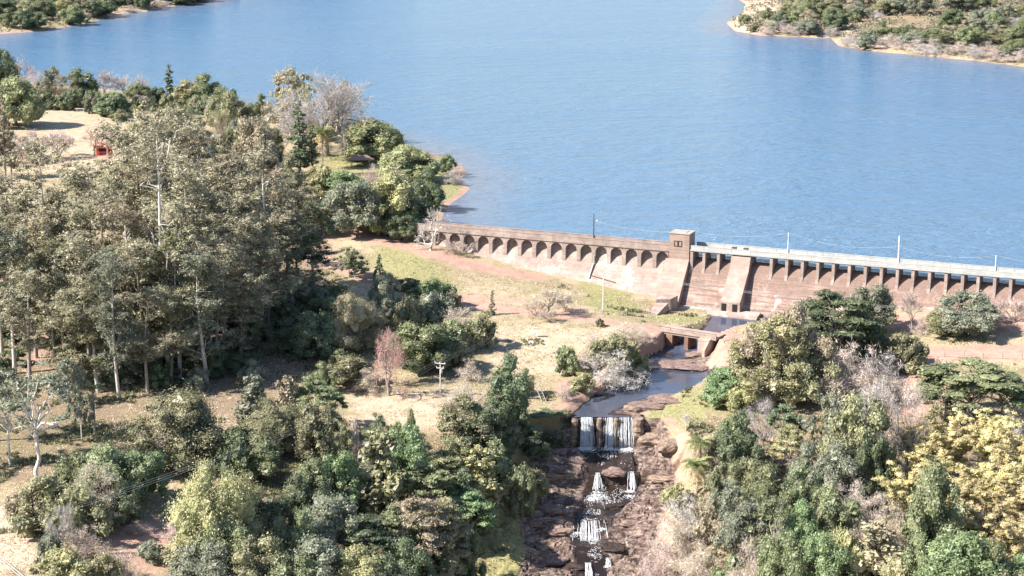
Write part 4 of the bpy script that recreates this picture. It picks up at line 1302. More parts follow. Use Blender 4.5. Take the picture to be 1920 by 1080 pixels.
bare_proto('bough', 740, 5.5, .16, 4, .5, -.25, 9, 1.0, .5, (-1.6, .2))

# ------------------------------------------------------------------ foliage and bark materials
LM = {
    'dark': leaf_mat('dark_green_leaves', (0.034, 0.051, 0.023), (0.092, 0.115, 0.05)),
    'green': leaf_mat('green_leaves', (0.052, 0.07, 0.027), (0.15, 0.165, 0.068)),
    'fresh': leaf_mat('fresh_green_leaves', (0.05, 0.085, 0.028), (0.13, 0.175, 0.065)),
    'olive': leaf_mat('olive_leaves', (0.06, 0.064, 0.028), (0.175, 0.165, 0.076)),
    'grey': leaf_mat('grey_green_leaves', (0.055, 0.066, 0.040), (0.15, 0.155, 0.10)),
    'euc': leaf_mat('eucalyptus_leaves', (0.07, 0.071, 0.040), (0.188, 0.172, 0.102), (0.275, 0.24, 0.155), .3),
    'tan': leaf_mat('tan_olive_leaves', (0.095, 0.08, 0.042), (0.24, 0.20, 0.12)),
    'yellow': leaf_mat('yellow_green_leaves', (0.07, 0.078, 0.026), (0.19, 0.178, 0.07), (0.265, 0.232, 0.10)),
    'gold': leaf_mat('golden_bamboo_leaves', (0.11, 0.095, 0.03), (0.285, 0.23, 0.08), (0.385, 0.32, 0.13), .3),
    'mango': leaf_mat('yellowish_glossy_leaves', (0.055, 0.068, 0.024), (0.155, 0.16, 0.062), (0.21, 0.20, 0.09)),
    'red': leaf_mat('rusty_red_leaves', (0.13, 0.05, 0.035), (0.27, 0.12, 0.085)),
    'twig': leaf_mat('grey_tan_twigs', (0.15, 0.115, 0.085), (0.33, 0.27, 0.215), None, .15),
    'pinktwig': leaf_mat('pinkish_twigs', (0.17, 0.125, 0.105), (0.34, 0.27, 0.235), None, .15),
    'greytwig': leaf_mat('grey_twigs', (0.15, 0.135, 0.12), (0.32, 0.29, 0.265), None, .15),
    'redtwig': leaf_mat('rusty_twigs', (0.17, 0.085, 0.065), (0.33, 0.19, 0.15), None, .15),
    'palm': leaf_mat('palm_leaves', (0.06, 0.08, 0.025), (0.19, 0.20, 0.065)),
    'palmdry': leaf_mat('dry_palm_leaves', (0.20, 0.16, 0.06), (0.36, 0.28, 0.12)),
}
BARK = {
    'pale': simple_mat('pale_bark', (0.34, 0.29, 0.25), (0.58, 0.53, 0.48), 1.5, .9, .3),
    'white': simple_mat('white_bark', (0.46, 0.43, 0.39), (0.68, 0.65, 0.61), 1.2, .9, .2),
    'brown': simple_mat('brown_bark', (0.10, 0.075, 0.058), (0.20, 0.155, 0.12), 2.5, .95, .5),
    'grey': simple_mat('grey_bark', (0.22, 0.185, 0.16), (0.38, 0.33, 0.295), 2.0, .95, .4),
}
KIND_NAME = {'round': 'broadleaf_tree', 'broad': 'broadleaf_tree', 'bush': 'bush', 'airy': 'slender_tree', 'lumpy': 'broadleaf_tree', 'dry': 'dry_bush', 'drytree': 'dry_tree',
             'euc': 'eucalyptus_tree', 'flat': 'flat_crowned_tree', 'pale': 'pale_trunk_tree', 'bamboo': 'bamboo_clump', 'cypress': 'cypress_tree', 'conifer': 'conifer_tree',
             'ivy': 'vine_covered_tree', 'bare': 'bare_tree', 'bareshrub': 'bare_shrub', 'leaning': 'bare_tree', 'giant': 'bare_tree', 'bough': 'dead_branch'}
CAT = {'bush': 'bush', 'dry_bush': 'bush', 'bare_shrub': 'bush', 'bamboo_clump': 'bamboo', 'dead_branch': 'branch'}
BARK_OF = {'euc': 'pale', 'pale': 'white', 'bare': 'grey', 'bareshrub': 'grey', 'leaning': 'white', 'giant': 'grey', 'bough': 'white', 'airy': 'pale', 'bamboo': 'pale', 'flat': 'grey', 'dry': 'grey', 'drytree': 'grey'}
prng = random.Random(77)

def plant_at(x, y, z, wm, hm, kind, leaf, label, group, bark=None, var=None, rz=None):
    tm, cm, w0, h0 = PROTO[kind][prng.randrange(len(PROTO[kind])) if var is None else var]
    nm = KIND_NAME[kind]
    root = thing(nm, (x, y, z - 0.1), label, CAT.get(nm, 'tree'), group, prng.uniform(0, 6.28) if rz is None else rz)
    sx = wm / w0; sz = hm / h0
    for part, me, m in (('trunk', tm, BARK[bark or BARK_OF.get(kind, 'brown')]), ('crown', cm, LM[leaf])):
        if me is None:
            continue
        o = bpy.data.objects.new(part, me)
        COL.objects.link(o)
        o.parent = root
        o.scale = (sx, sx, sz)
        o.material_slots[0].link = 'OBJECT'
        o.material_slots[0].material = m
    return root

def plant(px, pyb, pyt, wpx, kind, leaf, label, group=None, bark=None, var=None, rz=None):
    x, y, z = ground_hit(px, pyb)
    hm = height_at(pyt, y) - z
    wm = wpx * 1.12 * depth_of(y, z) / FPX
    return plant_at(x, y, z, wm, hm, kind, leaf, label, group, bark, var, rz)

# palms: fronds are separate parts sharing a few meshes
def frond_mesh(seed, L, dead=False):
    rng = np.random.default_rng(seed)
    tt = np.linspace(0, 1, 8)
    drop = 1.5 if dead else .75
    P = np.stack([L * (tt - .18 * tt ** 3), 0 * tt, L * (.42 * tt - drop * tt ** 2.2)], -1)
    mb = MB(); mb.tube(P, np.linspace(.05, .012, 8), 3)
    m = 26
    for s in (-1, 1):
        f = np.linspace(.12, 1, m)
        C = np.stack([np.interp(f, tt, P[:, k]) for k in range(3)], -1)
        ln = .85 * np.sin(np.clip(f * 1.05, 0, 1) * math.pi * .9 + .18)[:, None] + .12
        D = unit(np.array((.55, s * 1.0, -.45)) + rng.normal(size=(m, 3)) * .18)
        b = unit(np.cross(D, np.array((0, 0, 1.))))
        V = np.stack([C - b * .05, C + D * ln * .5 - b * .06, C + D * ln, C + b * .06], 1).reshape(-1, 3)
        mb.add(V, np.arange(4 * m).reshape(m, 4))
    me = mb.mesh('palm_frond'); me.materials.append(None)
    return me
FROND = [frond_mesh(800 + k, 3.0) for k in range(3)]
FROND_DRY = frond_mesh(810, 2.7, True)
def palm(px, pyb, pyt, wpx, label, group=None, nf=18, ndry=5):
    x, y, z = ground_hit(px, pyb)
    hm = height_at(pyt, y) - z; wm = wpx * depth_of(y, z) / FPX
    root = thing('palm_tree', (x, y, z), label, 'palm', group)
    rng = np.random.default_rng(int(px))
    hc = hm - wm * .18
    mb = MB(); mb.tube([(0, 0, -.5), (.1, 0, hc * .5), (0, .05, hc)], [.24, .19, .16], 7)
    mb.build('trunk', BARK['grey'], root, True)
    sc = wm / 2 / 2.6
    for k in range(nf + ndry):
        dry = k >= nf
        o = bpy.data.objects.new('frond', FROND_DRY if dry else FROND[k % 3])
        COL.objects.link(o); o.parent = root
        o.location = (0, .05, hc)
        o.rotation_euler = (0, 0.15 * rng.normal() + (-.75 + .95 * (k / nf) if not dry else .25), k * 2.399)
        o.scale = (sc,) * 3
        o.material_slots[0].link = 'OBJECT'
        o.material_slots[0].material = LM['palmdry' if dry else 'palm']
    return root
# ------------------------------------------------------------------ plants, placed one by one
P = plant
G1 = 'trees and bushes along the far edge of the upper left field'
P(6, 205, 93, 62, 'broad', 'dark', 'tall dark tree at the left edge above the round tree', G1)
P(40, 172, 103, 62, 'bare', 'pinktwig', 'leafless pinkish tree behind the round tree at upper left', G1)
P(70, 185, 135, 40, 'drytree', 'pinktwig', 'low pinkish leafless tree right of the tall leafless one', G1)
P(88, 192, 130, 42, 'airy', 'grey', 'thin grey-green tree with a pale trunk at the field corner', G1)
P(102, 192, 124, 36, 'airy', 'olive', 'thin olive tree with a straight pale trunk beside the grey-green one', G1)
P(122, 195, 138, 52, 'drytree', 'tan', 'tan half-dry tree between the pale trunks and the dark crown', G1)
P(150, 192, 130, 62, 'broad', 'dark', 'dark rounded tree behind the field fence', G1)
P(140, 200, 169, 30, 'round', 'green', 'small round green tree standing free on the field edge', G1)
P(116, 198, 176, 24, 'bush', 'olive', 'small olive bush left of the small round tree', G1)
P(168, 212, 176, 34, 'bush', 'grey', 'grey-green bush right of the small round tree', G1)
P(200, 195, 128, 52, 'bare', 'greytwig', 'leafless pale tree rising behind the dark dense bush', G1)
P(232, 190, 140, 46, 'bare', 'pinktwig', 'faint leafless tree right of the pale leafless tree', G1)
P(262, 188, 134, 40, 'bare', 'pinktwig', 'faint leafless tree behind the rounded yellow-green tree', G1)
P(213, 218, 174, 62, 'round', 'dark', 'dense dark green bush at the right end of the field', G1)
P(260, 200, 156, 56, 'broad', 'green', 'rounded yellow-green tree behind the brown bush', G1)
P(260, 203, 176, 36, 'dry', 'pinktwig', 'brown rounded bush in front of the yellow-green tree', G1)
P(296, 198, 163, 34, 'broad', 'dark', 'small dark tree left of the slim conifer', G1)
P(319, 196, 120, 22, 'conifer', 'dark', 'slim dark conifer standing alone against the lake', G1)
P(358, 205, 150, 60, 'broad', 'yellow', 'yellow-green left half of the big lakeside crown', G1)
P(385, 205, 139, 80, 'broad', 'green', 'big rounded green tree at the lakeside right of the conifer', G1)
P(370, 212, 178, 40, 'bush', 'fresh', 'bright green bush under the big lakeside crown', G1)
P(425, 250, 172, 66, 'broad', 'olive', 'grey-olive tree with dark shade above the turquoise wall', G1)
P(398, 240, 185, 30, 'drytree', 'greytwig', 'whitish dry tree in front of the grey-olive tree', G1)
P(437, 200, 165, 20, 'airy', 'fresh', 'little pale green tree top against the lake', G1)
P(412, 270, 208, 46, 'drytree', 'tan', 'tan dry tree standing by the turquoise wall', G1)
palm(413, 262, 212, 34, 'shaggy palm beside the turquoise wall', G1, 12, 4)
palm(258, 222, 198, 30, 'small dry palm at the right end of the field', G1, 8, 8)
P(490, 230, 176, 42, 'broad', 'green', 'small green tree at the lakeside left of the huge bare tree', G1)
P(465, 245, 196, 40, 'broad', 'olive', 'olive tree below the small green lakeside tree', G1)
P(32, 236, 146, 88, 'round', 'mango', 'large dense round tree on the field casting a long shadow', G1, var=0)
P(70, 300, 240, 76, 'bareshrub', 'pinktwig', 'pinkish leafless thicket on the field at the left edge', G1)
P(30, 310, 246, 70, 'bareshrub', 'greytwig', 'whitish leafless thicket left of the pinkish thicket', G1)
P(110, 296, 244, 60, 'bareshrub', 'pinktwig', 'pale leafless thicket right of the pinkish thicket', G1)
P(48, 296, 256, 44, 'bush', 'red', 'reddish bush glowing inside the leafless thicket', G1)
P(177, 292, 238, 52, 'bare', 'redtwig', 'small leafless tree beside the red kiosk', G1)
P(225, 226, 205, 36, 'bush', 'olive', 'low olive bush at the right corner of the field', G1)
P(10, 336, 160, 26, 'conifer', 'tan', 'tall dry brown columnar tree at the left edge, middle of three', G1, 'grey')
P(-4, 336, 200, 24, 'conifer', 'tan', 'tall dry brown columnar tree cut by the left edge', G1, 'grey')
P(22, 332, 212, 22, 'conifer', 'tan', 'shorter dry brown columnar tree, right of the three columns', G1, 'grey')

G2 = 'trees on the peninsula left of the dam'
P(545, 262, 126, 90, 'airy', 'tan', 'tan-brown crown behind the huge bare tree', G2)
P(612, 292, 138, 190, 'giant', 'greytwig', 'huge spreading grey leafless tree on the peninsula shore', G2)
P(560, 280, 172, 90, 'drytree', 'greytwig', 'grey twiggy tree merging with the left of the huge bare tree', G2)
P(650, 262, 150, 60, 'drytree', 'greytwig', 'grey twiggy tree inside the right half of the huge bare crown', G2)
P(570, 230, 137, 50, 'airy', 'yellow', 'small yellow-flowering crown at the top left of the huge bare tree', G2)
P(525, 250, 165, 46, 'airy', 'yellow', 'yellowish crown at the left flank of the huge bare tree', G2)
P(648, 205, 148, 24, 'airy', 'green', 'little green top at the right of the huge bare tree', G2)
P(624, 265, 215, 40, 'broad', 'grey', 'small grey-green tree under the huge bare tree', G2)
P(696, 300, 223, 114, 'round', 'mango', 'large dome-shaped green tree behind the thatched gazebo', G2, var=1)
P(762, 338, 273, 104, 'round', 'mango', 'dome-shaped green tree nearest the shore right of the gazebo', G2, var=2)
P(838, 324, 290, 32, 'broad', 'fresh', 'small light green tree at the tip of the peninsula', G2)
P(858, 332, 306, 34, 'dry', 'pinktwig', 'pinkish dry bush at the tip of the peninsula', G2)
P(848, 345, 318, 40, 'dry', 'greytwig', 'grey dry bush on the grassy shore below the small light tree', G2)
P(562, 335, 190, 40, 'conifer', 'dark', 'tall dark open conifer beside the palm', G2, 'brown', 1)
P(585, 330, 232, 30, 'conifer', 'olive', 'shorter olive conifer just left of the palm', G2, 'brown', 0)
palm(605, 318, 240, 56, 'palm with drooping fronds on the peninsula lawn', G2, 20, 10)
P(505, 330, 250, 66, 'broad', 'grey', 'grey-green tree behind the white shed', G2)
P(470, 350, 222, 90, 'broad', 'tan', 'tan-olive wide tree left of the white shed', G2)
P(440, 330, 240, 60, 'broad', 'olive', 'olive tree below the turquoise wall', G2)
P(375, 310, 220, 70, 'broad', 'olive', 'olive crown above the grove, right of the field', G2)
P(330, 300, 196, 76, 'broad', 'olive', 'dull olive crown at the right edge of the field', G2)
P(300, 300, 220, 60, 'broad', 'tan', 'tan crown at the field edge below the slim conifer', G2)
P(545, 400, 290, 66, 'broad', 'olive', 'olive tree below the tall open conifer', G2)
P(524, 380, 318, 56, 'broad', 'red', 'rusty red-leaved tree in front of the white shed', G2)
P(600, 372, 310, 66, 'round', 'yellow', 'rounded yellow-green bush in front of the lawn', G2)
P(645, 376, 322, 82, 'round', 'fresh', 'rounded bluish-green tree in front of the lawn', G2)
P(700, 352, 308, 60, 'dry', 'twig', 'low grey-brown hedge in front of the gazebo', G2)
P(735, 440, 322, 96, 'broad', 'yellow', 'tall yellowish tree with some pink twigs by the dam end', G2, var=1)
P(745, 360, 312, 50, 'drytree', 'pinktwig', 'pinkish twiggy top above the yellowish tree', G2)
P(670, 445, 342, 106, 'broad', 'grey', 'large dark grey-green tree left of the yellowish tree', G2, var=2)
P(802, 392, 318, 76, 'broad', 'dark', 'dark green tree at the water near the dam end', G2)
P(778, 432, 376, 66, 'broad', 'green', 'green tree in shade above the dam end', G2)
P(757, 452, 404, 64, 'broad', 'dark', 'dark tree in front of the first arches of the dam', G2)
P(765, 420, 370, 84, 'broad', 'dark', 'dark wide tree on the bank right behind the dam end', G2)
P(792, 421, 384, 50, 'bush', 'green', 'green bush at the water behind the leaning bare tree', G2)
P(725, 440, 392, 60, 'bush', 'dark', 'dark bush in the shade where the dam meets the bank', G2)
P(806, 470, 388, 74, 'leaning', 'greytwig', 'leaning white-trunked leafless tree in front of the arches', G2, 'white', 0, R(30))
P(856, 476, 452, 40, 'bareshrub', 'twig', 'brown leafless thicket at the foot of the arches', G2)
P(620, 420, 360, 46, 'cypress', 'dark', 'dark pointed tree left of the large grey-green tree', G2)

G3 = 'tall eucalyptus trees of the left grove'
E_ = lambda px, b, t, w_, lab, leaf='euc', **k: P(px, b, t, w_, 'euc', leaf, lab, G3, **k)
E_(105, 640, 262, 150, 'tall eucalyptus with a rounded separate crown at the left', var=0)
E_(315, 690, 205, 175, 'tallest eucalyptus with a long bare white trunk in mid grove', bark='white', var=2)
E_(495, 600, 270, 120, 'eucalyptus with a white trunk at the right side of the grove', bark='white', var=4)
E_(222, 748, 470, 105, 'front eucalyptus whose bare foot stands in a sunlit patch', 'grey', var=1)
E_(385, 720, 475, 110, 'dark eucalyptus at the front right corner of the grove', 'grey', var=3)
E_(25, 700, 430, 130, 'dark eucalyptus at the left edge of the grove', 'grey', var=5)
E_(595, 575, 378, 100, 'dark drooping eucalyptus at the right end of the grove', 'dark', var=4)
E_(548, 590, 400, 90, 'slightly shorter dark eucalyptus left of the right end tree', 'grey', var=3)
mass = [(240, 560, 232, 140), (385, 570, 248, 130), (180, 570, 300, 120), (440, 560, 288, 110), (40, 600, 330, 120), (280, 600, 262, 120), (350, 640, 300, 130),
        (150, 650, 380, 120), (200, 660, 360, 120), (250, 680, 380, 125), (420, 640, 360, 120), (460, 650, 400, 110), (20, 640, 370, 110), (70, 670, 400, 110),
        (120, 690, 450, 110), (170, 700, 440, 110), (275, 710, 450, 120), (335, 710, 430, 110), (410, 690, 440, 110), (455, 690, 470, 95), (505, 640, 440, 100),
        (60, 720, 500, 110), (140, 730, 540, 90), (185, 735, 530, 90), (275, 735, 545, 100), (325, 725, 540, 90), (-25, 690, 400, 120), (-10, 620, 320, 110), (520, 560, 330, 90), (560, 560, 350, 80),
        (300, 560, 215, 110), (350, 555, 225, 110), (220, 620, 330, 110), (390, 610, 330, 110), (95, 620, 350, 90), (460, 590, 330, 90),
        (265, 575, 275, 120), (330, 585, 290, 120), (410, 580, 300, 120), (145, 600, 315, 120), (60, 640, 345, 120), (230, 650, 400, 120), (320, 660, 390, 120), (370, 660, 400, 120), (440, 640, 420, 110), (0, 660, 440, 120), (100, 680, 470, 110), (240, 690, 460, 110), (300, 690, 470, 110), (490, 620, 400, 100), (535, 600, 420, 90)]
for k, (px, b, t_, w_) in enumerate(mass):
    front = b > 685
    E_(px, b, t_, w_ * 1.12, ('straight-stemmed eucalyptus crowded in the shaded front rows of the left grove' if front else 'olive-topped eucalyptus crowded in the sunlit back rows of the left grove'),
       ('euc', 'euc', 'olive')[k % 3] if front else ('euc', 'tan', 'euc', 'euc')[k % 4], bark=('pale', 'grey', 'brown')[k % 3] if not front else ('grey', 'brown', 'pale')[k % 3])
for px, b, t_ in ((540, 480, 395), (575, 500, 420), (655, 520, 462), (668, 522, 470)):
    P(px, b, t_, 50, 'airy', 'green' if px > 600 else 'olive', {540: 'olive slender tree behind the right end of the grove', 575: 'olive slender tree close behind the dark drooping eucalyptus',
      655: 'slender green tree on the bank left of the small cypress', 668: 'second slender green tree nearest the small cypress'}[px], G3)

G4 = 'trees and bushes in the middle left hollow'
P(712, 528, 476, 24, 'cypress', 'dark', 'small dark pointed cypress at the edge of the grassy slope', G4, var=0)
P(923, 591, 545, 12, 'cypress', 'dark', 'thin dark cypress beside the dirt road', G4, var=1)
P(637, 572, 535, 46, 'round', 'fresh', 'small light green round tree in the shaded hollow', G4)
P(724, 590, 512, 56, 'broad', 'grey', 'pale grey-green tree below the small cypress', G4)
P(820, 575, 522, 60, 'bush', 'fresh', 'bright green bush at the start of the dirt road', G4)
P(790, 560, 532, 50, 'bush', 'green', 'green bush left of the bright green bush', G4)
P(846, 582, 545, 50, 'bush', 'tan', 'tan dry bush right of the bright green bush', G4)
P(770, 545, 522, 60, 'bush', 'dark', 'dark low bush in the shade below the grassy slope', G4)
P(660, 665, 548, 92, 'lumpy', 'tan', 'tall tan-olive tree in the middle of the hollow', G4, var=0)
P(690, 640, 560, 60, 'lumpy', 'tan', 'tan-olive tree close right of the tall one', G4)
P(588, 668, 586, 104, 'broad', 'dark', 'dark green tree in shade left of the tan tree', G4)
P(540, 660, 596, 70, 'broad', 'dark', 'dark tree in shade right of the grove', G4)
P(725, 610, 560, 50, 'broad', 'grey', 'grey-green bushy tree behind the rusty tree', G4)
P(770, 640, 556, 80, 'bush', 'olive', 'olive bush above the dark green mass', G4)
P(810, 630, 550, 76, 'bush', 'grey', 'grey-green bush between the road and the dark mass', G4)
P(860, 645, 578, 90, 'dry', 'twig', 'grey dry bush above the white-crossarm pole', G4)
P(900, 652, 590, 76, 'bush', 'olive', 'olive bush facing the pale dry grass', G4)
P(850, 660, 600, 70, 'bush', 'green', 'green bush in the middle of the hollow thicket', G4)
P(785, 700, 606, 110, 'broad', 'green', 'big green tree right of the rusty tree', G4, var=0)
P(820, 690, 622, 90, 'broad', 'dark', 'dark green tree behind the white-crossarm pole', G4)
P(650, 720, 668, 110, 'bush', 'olive', 'wide olive bush on the shaded lawn', G4)
P(640, 700, 655, 50, 'bush', 'green', 'green bush behind the wide olive bush', G4)
P(728, 742, 616, 76, 'bare', 'redtwig', 'rusty reddish tree with thinning leaves in the middle', G4)
P(728, 725, 618, 58, 'drytree', 'redtwig', 'rust-coloured twiggy crown close behind the reddish tree', G4)
P(688, 735, 690, 46, 'dry', 'twig', 'grey dry bush left of the rusty tree', G4)
P(862, 690, 640, 56, 'bush', 'olive', 'olive bush right of the white-crossarm pole', G4)
P(878, 712, 672, 50, 'dry', 'twig', 'small dry bush on the pale clearing right of the pole', G4)
P(955, 800, 664, 100, 'broad', 'dark', 'tall dark green tree at the top of the ravine', G4, var=3)
P(940, 790, 690, 60, 'ivy', 'green', 'vine-hung tree clinging to the tall dark green tree', G4)
P(985, 740, 690, 44, 'broad', 'olive', 'olive tree right behind the tall dark green tree', G4)
P(870, 800, 696, 110, 'drytree', 'twig', 'grey twiggy tree left of the tall dark green tree', G4)
P(870, 840, 740, 116, 'broad', 'olive', 'olive-brown tree under the grey twiggy tree', G4)
P(905, 845, 760, 80, 'broad', 'dark', 'dark shaded tree at the ravine edge under the tall tree', G4)

G5 = 'bushes beside the stream above the falls'
P(1062, 702, 648, 56, 'bush', 'green', 'green bush alone on the dry grass left of the stream', G5)
P(1030, 592, 538, 66, 'bare', 'twig', 'small brown half-bare tree on the slope by the road', G5)
P(1005, 592, 560, 40, 'bareshrub', 'twig', 'thin leafless shrub left of the half-bare tree', G5)
P(1060, 584, 552, 36, 'bareshrub', 'twig', 'thin leafless shrub right of the half-bare tree', G5)
P(1030, 604, 580, 36, 'bareshrub', 'twig', 'small leafless shrub on the near side of the dirt road', G5)
P(1110, 652, 622, 50, 'dry', 'twig', 'brown dry bush on the dry grass near the stream bank', G5)
P(1150, 690, 626, 84, 'bush', 'olive', 'olive bush on the left bank of the stream', G5)
P(1185, 700, 640, 56, 'bush', 'yellow', 'yellow-green bush on the left bank below the bridge', G5)
P(1170, 640, 604, 70, 'dry', 'twig', 'dark dry bush at the roadside left of the bridge', G5)
P(1200, 652, 615, 56, 'dry', 'twig', 'dry brown bush on the red bank next to the bridge', G5)
P(1150, 728, 660, 116, 'dry', 'greytwig', 'large grey dry bush overhanging the stream', G5)
P(1105, 690, 655, 50, 'dry', 'twig', 'small dry bush left of the large grey dry bush', G5)
P(1090, 735, 698, 56, 'bush', 'yellow', 'yellowish bush beside the shallow water above the falls', G5)
P(1060, 750, 720, 40, 'dry', 'pinktwig', 'pinkish dry scrub left of the yellowish bush', G5)
P(1125, 612, 596, 16, 'bush', 'olive', 'tiny olive plant beside the dirt road', G5)
P(1285, 806, 772, 22, 'bare', 'greytwig', 'little dead white tree on the grass right of the falls', G5, 'white')

G6 = 'trees and bushes at the lower left'
P(72, 900, 678, 160, 'pale', 'grey', 'spreading pale tree with a long white forked trunk', G6, 'white', 0)
P(20, 870, 690, 90, 'pale', 'grey', 'thin pale grey tree at the left edge', G6, None, 1)
P(153, 822, 688, 46, 'airy', 'grey', 'thin young tree with a pale forked stem', G6, 'white')
P(128, 760, 670, 60, 'airy', 'grey', 'thin pale-stemmed tree behind the young tree', G6, 'white')
palm(178, 818, 722, 50, 'thin young palm-like tree with yellow fronds', G6, 10, 2)
P(330, 880, 738, 180, 'lumpy', 'olive', 'big rounded olive tree in the lower left', G6, None, 0)
P(300, 880, 770, 110, 'drytree', 'twig', 'grey twiggy crown in front of the big olive tree', G6)
P(370, 880, 760, 90, 'broad', 'grey', 'grey-green tree right of the big olive tree', G6)
P(205, 960, 836, 130, 'broad', 'green', 'glossy green tree left of the big olive tree', G6, None, 1)
P(150, 950, 850, 80, 'broad', 'green', 'rounded green tree top left of the glossy one', G6)
P(270, 940, 845, 90, 'broad', 'fresh', 'bright green bush under the big olive tree', G6)
P(185, 985, 866, 90, 'drytree', 'twig', 'grey-brown twiggy tree in front of the glossy green tree', G6)
P(95, 995, 890, 130, 'bush', 'olive', 'large olive bush at the edge of the sandy track', G6)
P(60, 985, 905, 80, 'bush', 'tan', 'tan-green bush nearest the sandy track', G6)
P(150, 1010, 910, 110, 'bush', 'olive', 'olive bush behind the bare grey shrub', G6)
P(230, 985, 900, 90, 'broad', 'dark', 'dark green bush in the shade of the glossy tree', G6)
P(116, 1040, 940, 66, 'bareshrub', 'greytwig', 'bare grey shrub with upright branches at lower left', G6, None, 0)
P(196, 1000, 955, 60, 'bareshrub', 'greytwig', 'smaller bare whitish shrub on the shaded bank', G6, None, 1)
P(165, 1050, 985, 80, 'dry', 'twig', 'brown dry scrub between the two bare shrubs', G6)
P(95, 1060, 1000, 60, 'bush', 'grey', 'grey-green bush left of the bare grey shrub', G6)
P(120, 1110, 1028, 120, 'bush', 'yellow', 'yellow-green bush at the lower left corner', G6)
P(190, 1110, 1040, 90, 'bush', 'yellow', 'second yellow-green bush at the bottom left edge', G6)
P(230, 1090, 1030, 70, 'dry', 'twig', 'shaded brown bush right of the yellow-green bushes', G6)
P(285, 1052, 1012, 52, 'bush', 'grey', 'grey-green bush alone on the pinkish bank', G6)
P(255, 1000, 978, 60, 'dry', 'pinktwig', 'low pinkish dry scrub on the bank', G6)
P(330, 1010, 982, 60, 'dry', 'pinktwig', 'pinkish dry scrub left of the big yellow-green tree', G6)
P(480, 830, 704, 70, 'ivy', 'grey', 'vine-draped tree, left column of the pair on the clearing', G6)
P(540, 830, 706, 60, 'ivy', 'tan', 'vine-draped tree, right column of the pair on the clearing', G6)
P(510, 850, 750, 110, 'lumpy', 'olive', 'olive leafy mound under the vine-draped trees', G6)
P(590, 830, 708, 76, 'flat', 'green', 'flat-topped green tree at the left end of the pale clearing', G6)
P(622, 800, 726, 50, 'flat', 'fresh', 'small bright flat-topped tree by the pale clearing', G6)
P(590, 860, 760, 100, 'broad', 'olive', 'olive tree right of the leafy mound', G6)
P(470, 860, 790, 90, 'broad', 'olive', 'olive bush on the left of the leafy mound', G6)
P(485, 905, 815, 90, 'broad', 'green', 'green tree beside the shaded track', G6)
P(440, 900, 805, 80, 'bush', 'dark', 'dark bush below the overhead cables', G6)
P(400, 870, 800, 80, 'bush', 'dark', 'dark low bush right under the big olive tree', G6)
P(395, 1060, 872, 150, 'lumpy', 'yellow', 'big yellow-green tree with cauliflower-like crown', G6, None, 1)
P(460, 1040, 900, 130, 'lumpy', 'yellow', 'yellow-green tree joined to the right of the big one', G6, None, 2)
P(520, 1040, 935, 100, 'broad', 'dark', 'dark shaded tree right of the big yellow-green tree', G6)
P(440, 1100, 980, 110, 'broad', 'green', 'green tree in shade below the big yellow-green tree', G6)
P(370, 1080, 1000, 100, 'bush', 'olive', 'olive bush at the foot of the big yellow-green tree', G6)
P(400, 1120, 1020, 130, 'broad', 'grey', 'grey-green tree at the bottom edge, left of centre', G6)
P(490, 1130, 1010, 120, 'broad', 'olive', 'olive tree at the bottom edge below the dark tree', G6)

G7 = 'trees filling the left side of the ravine'
P(640, 880, 790, 46, 'airy', 'olive', 'thin pale-stemmed tree at the lower end of the clearing', G7)
P(668, 880, 782, 30, 'airy', 'twig', 'thin dry tree with bare stem on the ravine edge', G7)
P(705, 860, 772, 60, 'airy', 'green', 'slender green tree rising above the ravine thicket', G7)
P(745, 840, 790, 40, 'bush', 'green', 'small green bush at the clearing edge', G7)
P(772, 880, 765, 26, 'bush', 'green', 'little green bush on the edge of the pale clearing', G7)
P(770, 930, 800, 90, 'broad', 'fresh', 'light green rounded crown in the ravine thicket', G7, None, 2)
P(715, 980, 810, 100, 'ivy', 'olive', 'tall vine-hung olive tree with a grey stem', G7)
P(690, 960, 830, 70, 'drytree', 'greytwig', 'whitish twiggy tree beside the vine-hung tree', G7)
P(640, 970, 850, 90, 'broad', 'fresh', 'bright green tree left of the whitish twiggy tree', G7)
P(590, 960, 860, 80, 'broad', 'green', 'green tree at the left end of the ravine thicket', G7)
P(560, 980, 890, 80, 'broad', 'dark', 'dark green tree right of the yellow-green trees', G7)
P(820, 960, 850, 90, 'flat', 'yellow', 'flat yellowish-green crown in the middle of the thicket', G7)
P(800, 1000, 868, 100, 'flat', 'green', 'layered green crown under the flat yellowish crown', G7)
P(850, 930, 820, 80, 'broad', 'olive', 'olive crown below the olive-brown tree', G7)
P(900, 960, 836, 90, 'ivy', 'yellow', 'yellow-green vine-hung tree near the ravine wall', G7)
P(930, 930, 822, 50, 'ivy', 'green', 'green vine-hung tree close to the ravine wall', G7)
P(870, 990, 880, 80, 'broad', 'dark', 'dark tree in the shade of the yellow-green vines', G7)
P(975, 960, 870, 60, 'bush', 'green', 'green bush leaning over the rocks below the falls', G7)
P(1000, 935, 880, 50, 'bush', 'olive', 'olive bush on the rock edge below the falls', G7)
P(880, 1030, 920, 90, 'flat', 'fresh', 'light layered crown over the dark shade of the ravine', G7)
P(935, 968, 905, 34, 'flat', 'yellow', 'thin young tree with a small pale crown by the rocks', G7, 'white')
P(620, 1060, 930, 120, 'broad', 'grey', 'wide pale grey-green crown at lower centre left', G7, None, 0)
P(570, 1080, 960, 90, 'broad', 'green', 'green crown left of the wide pale crown', G7)
P(690, 1080, 962, 100, 'flat', 'dark', 'dark blue-green layered crown at lower centre', G7)
P(740, 1080, 950, 80, 'flat', 'green', 'green layered crown beside the brownish one', G7)
P(780, 1100, 930, 120, 'flat', 'tan', 'brownish layered crown of a tall tree at lower centre', G7)
P(830, 1110, 938, 110, 'flat', 'olive', 'olive layered crown right of the brownish crown', G7)
